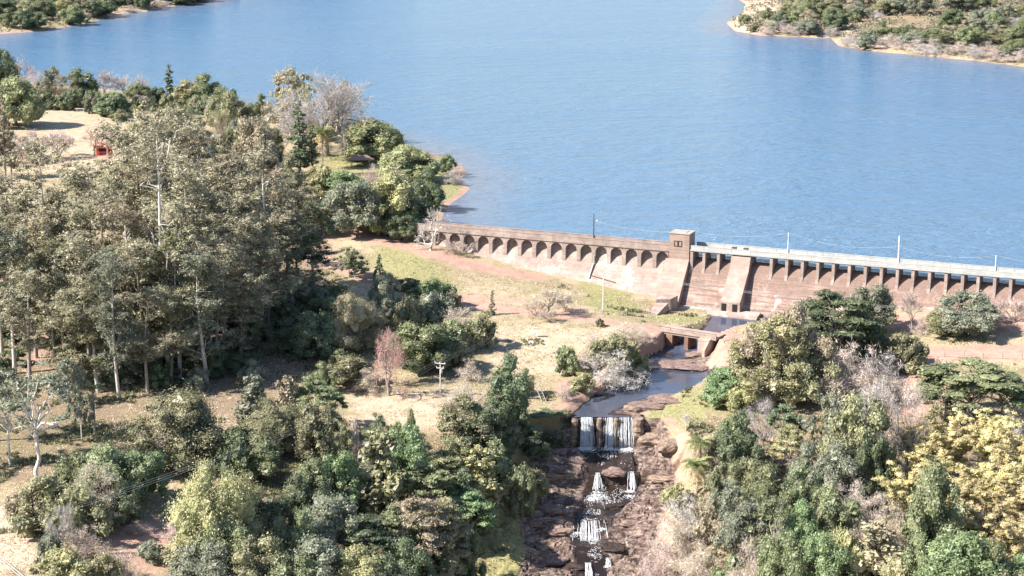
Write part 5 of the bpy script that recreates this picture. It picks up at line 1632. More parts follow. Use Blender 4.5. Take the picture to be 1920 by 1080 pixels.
P(820, 1130, 990, 100, 'ivy', 'olive', 'hanging olive foliage below the layered crowns', G7)
P(760, 1130, 1010, 90, 'broad', 'dark', 'dark tree at the bottom edge under the brownish crown', G7)
P(660, 1130, 1030, 120, 'broad', 'yellow', 'yellow-green crown at the bottom edge', G7)
P(590, 1130, 1010, 110, 'broad', 'grey', 'grey-green crown at the bottom edge beside the yellow-green one', G7)
P(540, 1140, 1040, 110, 'broad', 'green', 'green crown at the bottom edge, left of the grey-green one', G7)
P(720, 1140, 1040, 90, 'broad', 'dark', 'dark blue-green crown at the bottom edge', G7)
P(880, 1120, 1000, 60, 'broad', 'dark', 'dark tree at the bottom edge beside the shaded grass', G7)

G8 = 'trees and bushes right of the falls'
P(1560, 690, 545, 150, 'flat', 'dark', 'feathery dark green tree in front of the spillway', G8, None, 0)
P(1600, 680, 580, 120, 'broad', 'dark', 'dense dark green tree under the feathery tree', G8, None, 1)
P(1638, 625, 536, 96, 'broad', 'grey', 'grey-green rounded tree against the spillway wall', G8, None, 2)
P(1652, 690, 610, 50, 'broad', 'green', 'green tree right of the dense dark tree', G8)
P(1450, 760, 590, 150, 'airy', 'yellow', 'tall yellowish-olive tree right of the bridge', G8, 'pale', 0)
P(1420, 740, 610, 110, 'broad', 'tan', 'tan-yellow tree leaning to the bridge', G8, None, 1)
P(1490, 750, 575, 120, 'broad', 'tan', 'yellowish crown behind the tall olive tree', G8)
P(1500, 760, 640, 120, 'broad', 'olive', 'olive crown with shade right of the tall olive tree', G8)
P(1440, 755, 660, 110, 'broad', 'yellow', 'yellow-green crown above the multi-stemmed trunks', G8, 'pale')
P(1362, 756, 690, 86, 'round', 'fresh', 'bright green low tree beside the stream', G8, None, 0)
P(1395, 770, 710, 60, 'bush', 'yellow', 'yellow-green bush right of the bright green tree', G8)
P(1425, 770, 706, 50, 'dry', 'greytwig', 'grey twiggy bush in front of the multi-stemmed trunks', G8)
P(1600, 760, 645, 130, 'dry', 'pinktwig', 'wide greyish-pink dry bush behind the right thicket', G8)
P(1540, 740, 650, 90, 'dry', 'twig', 'dry bush left of the wide greyish-pink bush', G8)
P(1660, 750, 665, 100, 'dry', 'greytwig', 'grey dry bush at the edge of the pink track', G8)
P(1560, 700, 640, 70, 'bush', 'green', 'green bush under the feathery dark tree', G8)
P(1813, 628, 548, 110, 'broad', 'grey', 'spreading grey-olive tree shading the pink ground at right', G8, None, 0)
P(1770, 630, 578, 70, 'broad', 'olive', 'lower olive tree left of the spreading tree', G8, 'brown')
P(1845, 600, 565, 60, 'bush', 'tan', 'tan bush at the foot of the spillway right of the spreading tree', G8)
P(1900, 605, 560, 60, 'bareshrub', 'pinktwig', 'leafless pinkish shrub at the right edge', G8)
P(1860, 618, 592, 60, 'dry', 'pinktwig', 'low dry scrub behind the spreading tree', G8)
P(1708, 625, 540, 36, 'bare', 'pinktwig', 'thin leafless tree in front of the spillway wall', G8)
P(1700, 700, 625, 66, 'bush', 'olive', 'rounded olive bush with twiggy base beside the pink track', G8)
P(1715, 694, 630, 36, 'bush', 'green', 'green bush behind the rounded olive bush', G8)
P(1680, 690, 655, 50, 'dry', 'twig', 'dry twiggy bush left of the rounded olive bush', G8)
P(1730, 625, 598, 50, 'dry', 'pinktwig', 'dark dry scrub in the shade by the leafless tree', G8)
P(1820, 800, 680, 190, 'flat', 'green', 'wide flat-crowned green tree at the right side', G8, 'grey', 1)
P(1770, 790, 705, 100, 'flat', 'dark', 'dark layered crown at the left of the wide flat tree', G8)
P(1880, 790, 700, 100, 'flat', 'green', 'green layered crown at the right edge', G8)
P(1900, 815, 760, 70, 'dry', 'greytwig', 'grey twigs at the right edge below the flat crown', G8)
P(1385, 900, 772, 96, 'broad', 'dark', 'dark green tree on the right rim of the gorge', G8, None, 3)
P(1370, 880, 780, 60, 'broad', 'green', 'green tree top left of the dark rim tree', G8)
P(1430, 850, 750, 70, 'drytree', 'greytwig', 'grey twiggy tree behind the dark rim tree', G8)
P(1470, 860, 760, 66, 'flat', 'dark', 'small dark layered tree right of the grey twiggy tree', G8)
P(1480, 900, 800, 70, 'flat', 'yellow', 'yellowish layered crown below the small dark tree', G8)
P(1560, 900, 742, 100, 'airy', 'grey', 'tall thin grey-green tree with yellow touches', G8, None, 1)
P(1545, 880, 765, 50, 'airy', 'yellow', 'thin tree with yellow leaves in the right thicket', G8)
P(1610, 930, 740, 120, 'broad', 'olive', 'olive tree with dark gaps in the middle of the right thicket', G8)
P(1640, 920, 720, 110, 'drytree', 'greytwig', 'wide grey twiggy tree in the right thicket', G8)
P(1700, 900, 720, 90, 'drytree', 'pinktwig', 'pinkish twiggy tree near the pink track', G8)
P(1640, 960, 820, 80, 'broad', 'dark', 'dark green tree in the heart of the right thicket', G8)
P(1570, 960, 830, 90, 'broad', 'grey', 'grey-green tree on the right slope', G8)
P(1510, 950, 830, 90, 'broad', 'grey', 'pale grey-green tree left of the thin grey-green trees', G8)
P(1500, 1000, 870, 80, 'airy', 'green', 'green slender tree on the right slope', G8)
P(1440, 990, 870, 100, 'broad', 'green', 'green tree below the dark rim tree', G8)
P(1400, 960, 860, 70, 'broad', 'olive', 'olive tree at the foot of the dark rim tree', G8)
P(1345, 960, 870, 60, 'bush', 'olive', 'olive bush right of the palms', G8)
P(1330, 890, 830, 70, 'dry', 'pinktwig', 'pinkish dry bush behind the palms', G8)
P(1350, 880, 826, 50, 'bush', 'olive', 'olive bush on the cliff edge above the palms', G8)
palm(1312, 890, 822, 60, 'upper of the two palms on the right bank of the gorge', G8, 18, 4)
palm(1306, 925, 862, 66, 'lower of the two palms on the right bank, with a yellow frond', G8, 18, 6)
P(1270, 960, 905, 60, 'bush', 'yellow', 'yellow-green bush on the dry slope below the palms', G8)
P(1290, 1010, 930, 100, 'dry', 'greytwig', 'big grey dry bush on the right slope below the palms', G8)
P(1340, 1020, 930, 80, 'bush', 'tan', 'tan bush right of the big grey dry bush', G8)
P(1270, 1050, 970, 90, 'dry', 'twig', 'brown dry bush above the lower stream', G8)
P(1240, 1090, 1010, 90, 'dry', 'pinktwig', 'pinkish dry bush at the bottom beside the stream', G8)
P(1310, 1100, 1020, 110, 'dry', 'twig', 'tangled dry bush at the bottom right of the stream', G8)
P(1370, 1010, 900, 80, 'airy', 'grey', 'thin grey-green tree between the palms and the right thicket', G8)
P(1400, 1050, 940, 90, 'broad', 'grey', 'bluish grey-green crown on the lower right slope', G8)
P(1450, 1060, 930, 90, 'airy', 'green', 'slender green tree with a reddish leaning stem', G8)
P(1500, 1060, 940, 90, 'broad', 'fresh', 'fresh green crown on the lower right slope', G8)
P(1560, 1050, 920, 100, 'broad', 'green', 'green crown left of the pinkish twiggy mass', G8)
P(1600, 1040, 900, 110, 'drytree', 'pinktwig', 'pinkish-grey twiggy mass in the lower right', G8)
P(1650, 1050, 930, 110, 'drytree', 'twig', 'brownish twiggy mass beside the pinkish one', G8)
P(1640, 1110, 980, 110, 'ivy', 'tan', 'hanging brown-olive foliage at the lower right', G8)
P(1580, 1110, 990, 90, 'bush', 'yellow', 'yellow-green bush at the bottom right', G8)
P(1540, 1130, 1000, 100, 'broad', 'fresh', 'light green crown at the bottom edge, right of centre', G8)
P(1470, 1130, 1000, 90, 'broad', 'green', 'green crown at the bottom edge beside the light green one', G8)
P(1410, 1130, 1010, 90, 'dry', 'twig', 'dry bush at the bottom edge among green crowns', G8)
P(1370, 1130, 1040, 70, 'bush', 'green', 'dark green bush at the bottom edge right of the dry bushes', G8)
P(1800, 1150, 1000, 170, 'broad', 'fresh', 'large light green crown at the bottom right', G8, None, 1)
P(1860, 1150, 1020, 120, 'broad', 'green', 'green crown at the bottom right edge', G8)
P(1920, 1130, 1040, 90, 'round', 'fresh', 'light green crown in the bottom right corner', G8)
P(1720, 1130, 1000, 90, 'broad', 'green', 'green crown left of the large light green crown', G8)
P(1680, 1150, 1050, 90, 'bush', 'yellow', 'yellowish bush at the bottom edge of the right side', G8)
P(1745, 1080, 868, 110, 'broad', 'green', 'tall green tree rising through the golden bamboo', G8, 'pale', 1)

G9 = 'golden bamboo clumps at the lower right'
for px, b, t_, w_, lab in ((1780, 900, 770, 130, 'golden bamboo clump just below the wide flat tree'), (1840, 900, 775, 120, 'golden bamboo clump right of the topmost clump'),
        (1900, 930, 800, 120, 'golden bamboo clump at the right edge, upper one'), (1720, 930, 820, 120, 'golden bamboo clump beside the white dead boughs'),
        (1690, 985, 870, 110, 'golden bamboo clump at the left end of the bamboo stand'), (1850, 985, 850, 130, 'golden bamboo clump in the middle of the stand'),
        (1910, 1010, 890, 120, 'golden bamboo clump at the right edge, lower one'), (1790, 1000, 880, 110, 'golden bamboo clump right of the tall green tree in the stand'),
        (1740, 1040, 930, 110, 'golden bamboo clump in front of the tall green tree in the stand'), (1840, 1060, 940, 120, 'golden bamboo clump above the large light green crown'),
        (1895, 1080, 960, 110, 'golden bamboo clump lowest at the right edge'), (1700, 880, 800, 60, 'small golden bamboo clump beside the track')):
    P(px, b, t_, w_, 'bamboo', 'gold', lab, G9)
for px, b, t_, w_, lab, q in ((1700, 880, 810, 70, 'white dead bough arching left out of the bamboo', 0), (1720, 845, 790, 60, 'white dead bough above the golden bamboo', 1.2), (1590, 800, 715, 70, 'pale dead bough over the grey-pink bushes', 2.2),
        (1450, 1075, 940, 40, 'leaning reddish dead stem on the lower right slope', 4), (870, 760, 715, 50, 'white dead bough on the grey twiggy tree', .5)):
    P(px, b, t_, w_, 'bough', 'greytwig', lab, 'dead boughs among the trees', 'white', 0, q)

for px, b, t_, w_, lab in ((-45, 830, 520, 120, 'tall eucalyptus reaching in at the left edge above the pale tree'), (-70, 880, 560, 130, 'eucalyptus cut by the left edge beside the pale forked tree')):
    E_(px, b, t_, w_, lab)
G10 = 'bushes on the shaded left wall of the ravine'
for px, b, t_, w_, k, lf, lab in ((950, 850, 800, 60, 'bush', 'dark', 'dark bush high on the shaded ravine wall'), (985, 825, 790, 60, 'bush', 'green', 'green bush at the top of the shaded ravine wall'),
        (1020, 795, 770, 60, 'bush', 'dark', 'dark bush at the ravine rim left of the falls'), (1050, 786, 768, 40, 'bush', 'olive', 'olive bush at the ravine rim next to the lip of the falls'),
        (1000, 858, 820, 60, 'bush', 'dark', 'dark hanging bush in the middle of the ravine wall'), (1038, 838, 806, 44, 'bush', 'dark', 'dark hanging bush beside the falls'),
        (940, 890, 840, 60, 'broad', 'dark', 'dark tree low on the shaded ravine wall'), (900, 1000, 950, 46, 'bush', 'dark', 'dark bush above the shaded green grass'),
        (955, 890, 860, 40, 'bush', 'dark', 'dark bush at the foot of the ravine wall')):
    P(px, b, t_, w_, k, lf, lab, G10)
for k, (px, b, t_, w_) in enumerate([(255, 330, 232, 70), (285, 345, 250, 66), (335, 330, 232, 76), (365, 350, 262, 80), (405, 345, 262, 76), (430, 370, 285, 80), (480, 400, 300, 80), (455, 410, 320, 76), (510, 430, 345, 76),
        (550, 440, 360, 70), (590, 445, 372, 66), (395, 400, 310, 80), (345, 395, 300, 80), (610, 440, 380, 60), (500, 300, 225, 56), (450, 295, 222, 56), (300, 270, 214, 56), (350, 285, 214, 60)]):
    P(px, b, t_, w_, ('broad', 'airy', 'lumpy')[k % 3], ('olive', 'tan', 'olive', 'grey')[k % 4], 'olive tree in the dense belt between the eucalyptus grove and the peninsula', 'olive trees behind the grove')
# understorey of the grove
urng = random.Random(9)
for k in range(46):
    px = urng.uniform(-20, 620); b = urng.uniform(590, 735)
    P(px, b, b - urng.uniform(28, 60), urng.uniform(45, 85), urng.choice(['bush', 'broad', 'bush']), urng.choice(['dark', 'green', 'grey', 'dark', 'olive']), 'shaded understorey bush between the trunks of the eucalyptus grove', 'understorey bushes of the grove')

for k in range(22):
    f = (k + urng.random()) / 22
    px = 60 + 400 * f; b = 196 + 26 * f + urng.uniform(-6, 8)
    P(px, b, b - urng.uniform(16, 36), urng.uniform(24, 44), urng.choice(['bush', 'bush', 'dry', 'broad']), urng.choice(['olive', 'green', 'dark', 'tan', 'grey']), 'low mixed bush in the hedge along the lake side of the upper left field', 'hedge bushes along the upper left field')
# far shores: rows of crowns over the rising land
frng = random.Random(5)
kinds = [('broad', 'dark'), ('broad', 'green'), ('broad', 'olive'), ('broad', 'grey'), ('bush', 'green'), ('broad', 'tan'), ('dry', 'pinktwig'), ('airy', 'olive'), ('dry', 'greytwig'), ('lumpy', 'green')]
wordk = {'dark': 'dark green', 'green': 'mid green', 'olive': 'olive', 'grey': 'grey-green', 'tan': 'tan', 'pinktwig': 'pinkish leafless', 'greytwig': 'grey leafless', 'yellow': 'yellow-green'}
def far_row(poly_line, n, lo, hi, where, group, wr=(22, 44), hr=(16, 32), pick=kinds, z=WATER):
    """scatter crowns inland of a shoreline, between lo and hi metres from it"""
    line = np.array(poly_line); seg = np.diff(line, axis=0); L = np.hypot(seg[:, 0], seg[:, 1]); cum = np.concatenate([[0], np.cumsum(L)])
    pts = []; tries = 0
    while len(pts) < n and tries < n * 60:
        tries += 1
        s = frng.uniform(0, cum[-1]); i = min(np.searchsorted(cum, s) - 1, len(seg) - 1); i = max(i, 0)
        p = line[i] + seg[i] * ((s - cum[i]) / L[i])
        nrm = np.array((-seg[i][1], seg[i][0])) / L[i]
        if nrm[1] < 0: nrm = -nrm
        q = p + nrm * (lo + (hi - lo) * frng.random() ** 1.2)
        sx = 960 + FPX * q[0] / depth_of(q[1], 14)
        if sx < -60 or sx > 1980: continue
        if any((q[0] - a) ** 2 + (q[1] - b) ** 2 < 5.2 ** 2 for a, b in pts): continue
        pts.append((q[0], q[1]))
    for x, y in pts:
        z_ = float(T(np.array([x]), np.array([y]))[0])
        if z_ < WATER + .1: continue
        k, lf = frng.choice(pick)
        wm = frng.uniform(11, 18); hm = frng.uniform(7, 11.5)
        if k in ('dry', 'bush'): wm *= .7; hm *= .5
        plant_at(x, y, z_, wm, hm, k, lf, '%s %s on the far %s' % (wordk[lf], 'bush' if k in ('dry', 'bush') else 'tree', where), group)
far_row(far_left[3:], 24, 0.8, 9, 'shore at upper left, close to the water', 'trees of the far upper left shore', pick=[('broad', 'dark'), ('broad', 'green'), ('dry', 'pinktwig'), ('bush', 'olive')])
far_row(far_left[1:], 64, 10, 150, 'wooded shore at upper left', 'trees of the far upper left shore', pick=kinds[:6] + kinds[:3] + [('lumpy', 'yellow')])
far_row(far_right[6:], 54, 1.5, 14, 'shore at upper right, close to the water', 'trees of the far upper right shore', pick=[('dry', 'pinktwig'), ('dry', 'greytwig'), ('bush', 'grey'), ('broad', 'grey'), ('dry', 'pinktwig')])
far_row(far_right[4:], 150, 14, 175, 'wooded shore at upper right', 'trees of the far upper right shore')
for px, b, t_, w_, lab in ((1395, 44, 28, 24, 'small dark tree on the sandy point of the far right shore'), (1440, 40, 14, 30, 'dark green tree behind the sandy beach of the far right shore'), (1425, 52, 36, 40, 'olive bushes on the sandy point of the far right shore'), (1412, 60, 44, 20, 'low bush nearest the tip of the sandy point')):
    P(px, b, t_, w_, 'broad', 'green' if 'dark' in lab else 'olive', lab, 'trees of the far upper right shore')

# low undergrowth that nobody could count: tufts of dry grass and scrub leaves
def tufts(name, n, mat, seed, pick, hh=(.18, .5), w_=.25, blades=3):
    rng = np.random.default_rng(seed)
    out = []
    while sum(len(o) for o in out) < n:
        m = 40000
        d = rng.uniform(0, 1, m)
        y = 300 + 330 * d ** 1.1; x = rng.uniform(-1, 1, m) * (y * .29)
        keep = pick(x, y, rng)
        out.append(np.stack([x[keep], y[keep]], -1))
    P_ = np.concatenate(out)[:n]
    z = T(P_[:, 0], P_[:, 1])
    mb = MB()
    for b in range(blades):
        q = rng.uniform(0, 6.28, n); h = rng.uniform(*hh, n); s = rng.uniform(.5, 1.2, n) * w_
        ox = rng.normal(0, .15, (n, 2))
        c = np.stack([P_[:, 0] + ox[:, 0], P_[:, 1] + ox[:, 1], z - .04], -1)
        d1 = np.stack([np.cos(q) * s, np.sin(q) * s, 0 * q], -1)
        tip = np.stack([rng.normal(0, .2, n), rng.normal(0, .2, n), h], -1)
        mb.add(np.stack([c - d1, c + d1, c + tip], 1).reshape(-1, 3), np.arange(3 * n).reshape(n, 3))
    return tag(mb.build(name, mat), kind='stuff')
def lookup(arr):
    A = arr.reshape(ny, nx)
    def f(x, y):
        i = np.clip(np.searchsorted(gy, y), 0, ny - 1); j = np.clip(np.searchsorted(gx, x), 0, nx - 1)
        return A[i, j]
    return f
l_soil, l_green, l_rock, l_litter_shade, l_sand, l_z = map(lookup, (soil, green, rock, litter_shade, sand, gzf))
def okland(x, y):
    up = ((np.stack([x, y], -1) - D0) @ DN) < 9
    inland = (l_z(x, y) > WATER + .35)
    return (l_soil(x, y) < .35) & (l_rock(x, y) < .35) & (~up | inland)
tufts('dry_grass', 60000, leaf_mat('dry_grass_blades', (0.22, 0.17, 0.11), (0.36, 0.285, 0.195), None, .3), 11,
      lambda x, y, r: okland(x, y) & (l_green(x, y) < .5) & (fbm(x / 5, y / 5, 81, 3) > r.uniform(.3, .65, len(x))), (.08, .28), .2)
tufts('green_grass', 26000, leaf_mat('green_grass_blades', (0.13, 0.13, 0.05), (0.30, 0.285, 0.13), None, .3), 12,
      lambda x, y, r: okland(x, y) & ((l_green(x, y) > .45) | (fbm(x / 14, y / 14, 82, 3) > .58)), (.06, .22), .2)
tufts('scrub', 22000, leaf_mat('scrub_leaves', (0.05, 0.06, 0.025), (0.14, 0.13, 0.06), None, .3), 13,
      lambda x, y, r: okland(x, y) & (fbm(x / 6, y / 6, 83, 3) > .66 - .16 * (l_litter_shade(x, y) > .4)), (.2, .8), .3, 4)

def far_tufts(n, seed):
    rng = np.random.default_rng(seed)
    y = rng.uniform(880, 1700, n * 6); x = rng.uniform(-1, 1, n * 6) * y * .3
    z = T(x, y)
    k = np.where((z > WATER + .5) & (fbm(x / 18, y / 18, 84, 3) > .30))[0][:n]
    x, y, z = x[k], y[k], z[k]; n = len(k)
    mb = MB()
    for b in range(5):
        c = np.stack([x + rng.normal(0, 1.0, n), y + rng.normal(0, 1.0, n), z + rng.uniform(.2, 1.6, n)], -1)
        leaf_quads(mb, c, unit(np.array((0, 0, .8)) + rng.normal(size=(n, 3)) * .6), 1.25, .6, rng)
    tag(mb.build('far_scrub', leaf_mat('far_scrub_leaves', (0.055, 0.062, 0.034), (0.135, 0.13, 0.078), (0.21, 0.18, 0.125), .3)), kind='stuff')
far_tufts(30000, 21)
# ------------------------------------------------------------------ rocks and falling water
def rock_mat(name, dark, mid, light, moss=(0.33, 0.245, 0.16), wet=0.0):
    t = NT(name)
    v = t.coord('World', (.6, .6, 2.2))
    f = t.noise(v, 1.1, 7, .75, .8)
    col = t.ramp(f, [(.28, dark), (.5, mid), (.72, light)])
    col = t.mix(t.ramp(t.noise(t.coord('World'), .5, 4, .7), [(.52, (0, 0, 0)), (.66, (.7, .7, .7))]), col, moss)
    t.bump(t.math('ADD', f, t.noise(v, 5, 4, .7)), .9, .25)
    return t.set(col, .9 if not wet else .35, .3)
M_rock = rock_mat('purple_brown_rock', (.07, .045, .042), (.20, .135, .12), (.36, .265, .24))
M_rockwet = rock_mat('wet_dark_rock', (.012, .009, .009), (.04, .028, .025), (.10, .065, .05), (.09, .055, .02), 1)
M_rockgrass = rock_mat('grassy_rock', (.09, .06, .045), (.25, .18, .14), (.40, .315, .25), (.43, .33, .215))

def boulder(px, py, wpx, hpx, label, seed, mat=None, flat=1.0, zoff=0.0, group='rock ledges of the gorge', depth=.8, name='rock_ledge'):
    x, y, z = ground_hit(px, py)
    s = depth_of(y, z) / FPX
    a, c = wpx * s / 2 * 1.1, hpx * s * .5
    n, m = 40, 18
    rng = np.random.default_rng(seed)
    ph = rng.uniform(0, 100, 3)
    la = (-0.25 * math.pi + (0.75 * math.pi) * np.arange(m + 1) / m)[:, None]; lo = (2 * math.pi * np.arange(n) / n)[None]
    V = np.stack([np.cos(la) * np.cos(lo), np.cos(la) * np.sin(lo), np.sin(la) + 0 * lo], -1).reshape(-1, 3)
    V = np.sign(V) * np.abs(V) ** .7
    nz = fbm(V[:, 0] * 1.3 + ph[0], V[:, 1] * 1.3 + V[:, 2] * .9 + ph[1], seed, 3) - .45
    hf = fbm(V[:, 0] * 4 + ph[1], V[:, 1] * 4 + V[:, 2] * 5 + ph[2], seed + 5, 3) - .45
    V = V * (1 + .9 * nz[:, None] + .22 * hf[:, None])
    k5 = V[:, 2] * 4 + 2.5 * nz + hf
    V[:, 2] = .6 * (np.floor(k5) + np.clip((k5 % 1) * 2.5 - .8, 0, 1) - 2.0 * nz) / 4 + .4 * V[:, 2]
    V = V * np.array((a, a * depth, c))
    mb = MB()
    i = np.arange(m)[:, None] * n; j = np.arange(n)[None]
    mb.add(V, [np.stack([i + j, i + (j + 1) % n, i + n + (j + 1) % n, i + n + j], -1).reshape(-1, 4), np.arange(m * n, m * n + n)])
    o = mb.build(name, mat or M_rock)
    o.location = (x, y + a * depth * .5, z + zoff); o.rotation_euler.z = rng.uniform(-.35, .35)
    return tag(o, label, 'rock', group)
B_ = boulder
B_(1030, 898, 60, 16, 'rock block with dry grass on its face at the left of the middle ledge', 1, M_rockgrass)
B_(1152, 900, 40, 12, 'dark rock nose between the two middle cascades', 2)
B_(1240, 905, 46, 14, 'rock shoulder at the right end of the middle ledge', 4, M_rockgrass)
B_(1030, 960, 50, 9, 'low purple rock left of the stream, upper of three', 5)
B_(1050, 1000, 46, 10, 'low purple rock left of the broad cascade, middle of three', 6)
B_(1185, 985, 46, 12, 'cracked rock step right of the broad cascade', 7)
B_(1150, 952, 30, 8, 'small wet rock in the middle of the stream', 8, M_rockwet)
B_(1030, 1055, 60, 14, 'low rounded rock at the bottom left of the stream, lowest of three', 9)
B_(1150, 1030, 40, 12, 'dark wet rock above the thin cascade', 11, M_rockwet)
B_(1078, 1066, 36, 12, 'dark wet rock beside the lowest white water', 12, M_rockwet)
B_(1222, 838, 46, 26, 'mossy cliff block right of the main falls', 13, M_rockgrass)
B_(1258, 842, 46, 22, 'brown cliff block at the right end of the falls wall', 14, M_rockgrass)
B_(1040, 852, 44, 14, 'shaded rock at the left foot of the main falls', 15)
B_(1000, 985, 30, 10, 'rock knob beside the small green patch', 17)
B_(1185, 770, 30, 14, 'small yellowish rock sticking out of the water above the falls', 18, M_rockgrass)
B_(1195, 782, 22, 9, 'small pale rock at the lip of the falls', 19)
B_(1310, 667, 40, 7, 'flat pinkish rock bar under the bridge', 20)
B_(1285, 690, 80, 6, 'low stony bar between bridge and pool', 21)
B_(1250, 752, 70, 5, 'flat pink rock shelf below the pool', 22)
B_(1215, 765, 60, 6, 'flat pink rock shelf beside the shallow run', 23)
B_(1075, 722, 26, 9, 'pale boulder on the left bank above the falls', 24)
B_(1240, 585, 30, 22, 'red-brown earth and rock outcrop beside the wing wall', 25, rock_mat('red_rock', (.10, .045, .035), (.22, .115, .085), (.34, .2, .15)))
B_(1120, 740, 20, 7, 'small stone at the bushes left of the shallow run', 26)

def fall(name, label, curtains, group='cascades of the stream', foams=(), back=.25):
    """curtains: (px0, px1, py_top, z_top, y_front, z_bottom, strands, spread)"""
    first = curtains[0]
    root = thing(name, (first[0], first[4], first[5]), label, 'waterfall', group)
    ox, oy, oz = first[0], first[4], first[5]
    rng = np.random.default_rng(int(abs(first[0]) * 100) + 3)
    for (x0, x1, zt, yt, yb, zb, ns, spread) in [(c[0], c[1], c[3], c[2], c[4], c[5], c[6], c[7]) for c in curtains]:
        mb = MB()
        for k in range(ns):
            f = np.clip(rng.normal(.5, .25), 0, 1)
            x = x0 + (x1 - x0) * f
            w0 = rng.uniform(.018, .05); w1 = w0 * rng.uniform(1.2, 2.8)
            dx = rng.normal(0, .12) + (f - .5) * spread
            t0, t1 = sorted((0 if rng.random() < .7 else rng.uniform(0, .5), rng.uniform(.6, 1) if rng.random() < .5 else 1))
            tt = np.linspace(t0, t1, 8)
            jit = rng.normal(0, .05, 8)
            z = zt + (zb - zt) * tt ** 1.35
            y = yt + (yb - yt) * np.clip(tt * 1.3, 0, 1) ** .8 - rng.uniform(0, .25)
            xx = x + dx * tt + jit
            ww = (w0 + (w1 - w0) * tt) * rng.uniform(.7, 1.2, 8)
            V = np.concatenate([np.stack([xx - ww - ox, y - oy, z - oz], -1), np.stack([xx - oxx, y - .08 - oy, z - oz], -1) if False else np.stack([xx - ox, y - .1 - oy, z - oz], -1), np.stack([xx + ww - ox, y - oy, z - oz], -1)])
            i = np.arange(7)
            mb.add(V, [np.stack([i, i + 1, i + 9, i + 8], -1), np.stack([i + 8, i + 9, i + 17, i + 16], -1)])
        mb.build('water_curtain', M_foam, root)
    for (fx, fy, fz, fr, n_) in foams:
        fz = max(fz, float(T(np.array([fx]), np.array([fy]))[0]) + .05)
        mb = MB()
        for k in range(int(n_ * 2.6)):
            q = rng.uniform(0, 6.28); r = fr * math.sqrt(rng.random())
            if k % 3 == 0: r *= 1.5
            c = np.array((fx + r * math.cos(q) * 1.3 - ox, fy + r * math.sin(q) - oy, fz + rng.uniform(-.05, .25) * (1 - r / fr * .6) - oz))
            s = rng.uniform(.08, .2) if r < fr * .55 else rng.uniform(.03, .09)
            V = []
            for la, rr in ((-.6, .8), (.2, 1), (.8, .6)):
                for i in range(6):
                    V.append(c + s * np.array((rr * math.cos(i * 1.047) * rng.uniform(.7, 1.4), rr * math.sin(i * 1.047) * rng.uniform(.7, 1.4), la * .7)))
            V = np.array(V); i = np.arange(6)
            mb.add(V, [np.stack([i, (i + 1) % 6, (i + 1) % 6 + 6, i + 6], -1), np.stack([i + 6, (i + 1) % 6 + 6, (i + 1) % 6 + 12, i + 12], -1), np.arange(12, 18)])
        tag(mb.build('foam', M_foam, root), kind='stuff')
    return root
for px_, w_, sd in ((1124, 12, 40), (1156, 10, 41), (1196, 22, 42), (1076, 14, 43)):
    x = (px_ - 960) / FPX * depth_of(392.6, -5); s_ = depth_of(392.6, -5) / FPX
    mb = MB(); rng = np.random.default_rng(sd)
    zz_ = np.linspace(-9.6, -2.9, 12); nn = 9
    mb.tube(np.stack([rng.normal(0, .12, 12), rng.normal(0, .1, 12) - .35 * np.linspace(1, 0, 12), zz_], -1), w_ * s_ / 2 * rng.uniform(.75, 1.2, 12), nn)
    o = mb.build('rock_pillar', M_rockgrass); o.location = (x, 392.3, 0)
    tag(o, {1124: 'brown mossy rock pillar between the left and middle curtains of the falls', 1156: 'brown mossy rock pillar between the middle and right curtains of the falls',
            1196: 'mossy rock pillar at the right end of the falls', 1076: 'dark rock pillar at the left end of the falls'}[px_], 'rock', 'rock pillars of the falls')
# x positions on the lip of the main falls
def xat(px, y): return (px - 960) / FPX * depth_of(y, -5)
YF = 393.3
fall('waterfall', 'main waterfall with three white curtains over a dark rock wall',
     [(xat(1088, YF), xat(1110, YF), YF, -2.95, YF - 2.4, -8.9, 60, .5), (xat(1136, YF), xat(1151, YF), YF, -2.98, YF - 2.2, -8.9, 24, .3), (xat(1162, YF), xat(1185, YF), YF, -2.98, YF - 2.4, -9.0, 40, .4),
      (xat(1110, YF), xat(1162, YF), YF, -3.0, YF - 2.2, -8.9, 12, .2)],
     foams=[(xat(1097, 390), 389.7, -8.7, 1.9, 190), (xat(1142, 390), 389.9, -8.8, 1.3, 80), (xat(1175, 390), 389.5, -8.8, 1.9, 170)])
x, y, z = ground_hit(1121, 884)
fall('waterfall', 'left middle cascade, a short white chute spreading into foam', [(xat(1117, y), xat(1124, y), 378.6, -10.0, 374.8, -13.0, 16, 1.6)], foams=[(xat(1120, 374), 374.2, -12.8, 1.0, 60), (xat(1122, 372), 372.4, -13.0, 1.7, 90), (xat(1113, 370.5), 370.6, -13.2, 1.5, 60)])
fall('waterfall', 'right middle cascade, a single white chute', [(xat(1178, y), xat(1190, y), 378.9, -9.9, 374.9, -12.9, 18, .9)], foams=[(xat(1184, 374), 374.4, -12.7, .9, 60), (xat(1185, 372), 372.6, -13.0, 1.4, 90)])
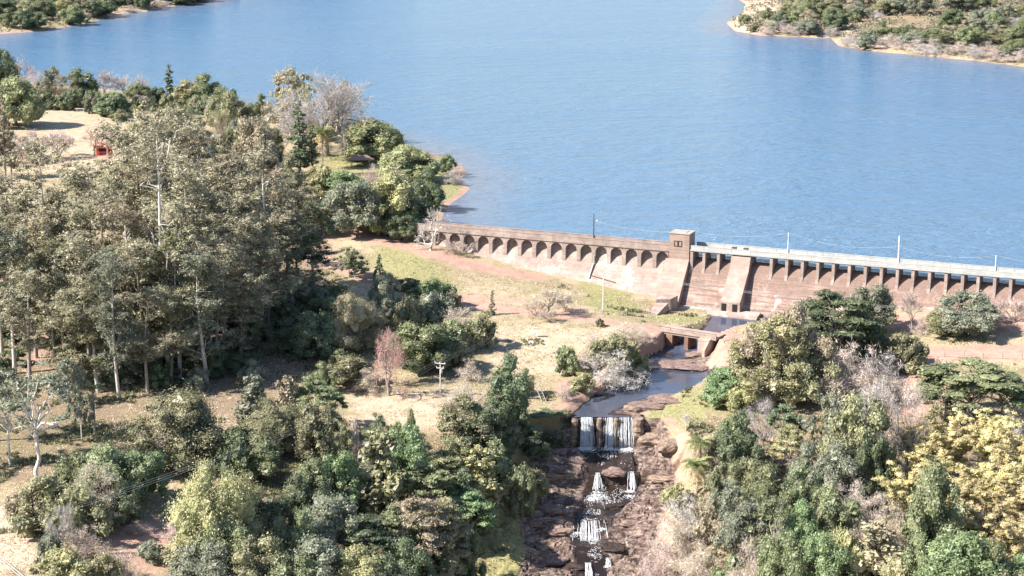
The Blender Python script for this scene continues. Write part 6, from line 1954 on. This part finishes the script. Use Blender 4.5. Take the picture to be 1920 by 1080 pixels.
fall('waterfall', 'broad white cascade tumbling over low rocks near the bottom', [(xat(1072, 360), xat(1135, 360), 361.8, -13.9, 356.6, -16.6, 36, 1.0)], foams=[(xat(1085, 358), 358.2, -15.4, 1.5, 70), (xat(1115, 357), 357, -16.2, 1.6, 90), (xat(1130, 359), 359.2, -15, 1.0, 40)])
fall('waterfall', 'small white cascade at the bottom edge', [(xat(1098, 347), xat(1110, 347), 349, -17.7, 344, -19.6, 16, .5)], foams=[(xat(1104, 344.5), 344.5, -19.2, 1.2, 60)])
fall('waterfall', 'thin white cascade right of the bottom edge cascade', [(xat(1132, 349), xat(1150, 349), 350.5, -17.3, 348.5, -18.4, 14, .2)], foams=[(xat(1141, 348.3), 348.2, -18.3, .7, 24)])
# white water at the foot of the spillway
x0, y0 = at_z(1285, 576, .2); x1, y1 = at_z(1318, 588, -.3)
fall('rapids', 'white water rushing out from the foot of the dam tower', [(x0 - .4, x0 + 1.2, y0 + 1, .5, y0 - .5, .0, 14, .8)], foams=[(x0 + .6, y0 - .2, .05, .8, 30), (x0 + 1.8, y0 - .9, -.1, .8, 34), (x0 + 3.0, y0 - 1.8, -.25, .7, 26), (x0 + 4.2, y0 - 2.4, -.3, .5, 14)])

rng = np.random.default_rng(55)
mb = MB()
for k in range(1700):
    yy = rng.uniform(343, 389); c_ = np.interp(yy, CH[:, 0], CH[:, 1]); w_ = np.interp(yy, CH[:, 0], CH[:, 2]) * .75
    xx = c_ + rng.normal(0, .45) * w_
    if vnoise(np.array([xx / 1.5]), np.array([yy / 2.2]), 8)[0] < .55: continue
    zz = max(float(T(np.array([xx]), np.array([yy]))[0]), float(riv(np.array([yy]))[3][0]) - .18) + .02
    L = rng.uniform(.1, .32); W_ = rng.uniform(.02, .06); dx = rng.normal(0, .15)
    mb.add([(xx - W_, yy + L, zz + .05), (xx + W_, yy + L, zz + .05), (xx + W_ + dx, yy - L, zz + .03), (xx - W_ + dx, yy - L, zz + .03)], np.array([(0, 1, 2, 3)]))
tag(mb.build('white_water', M_foam), kind='stuff')
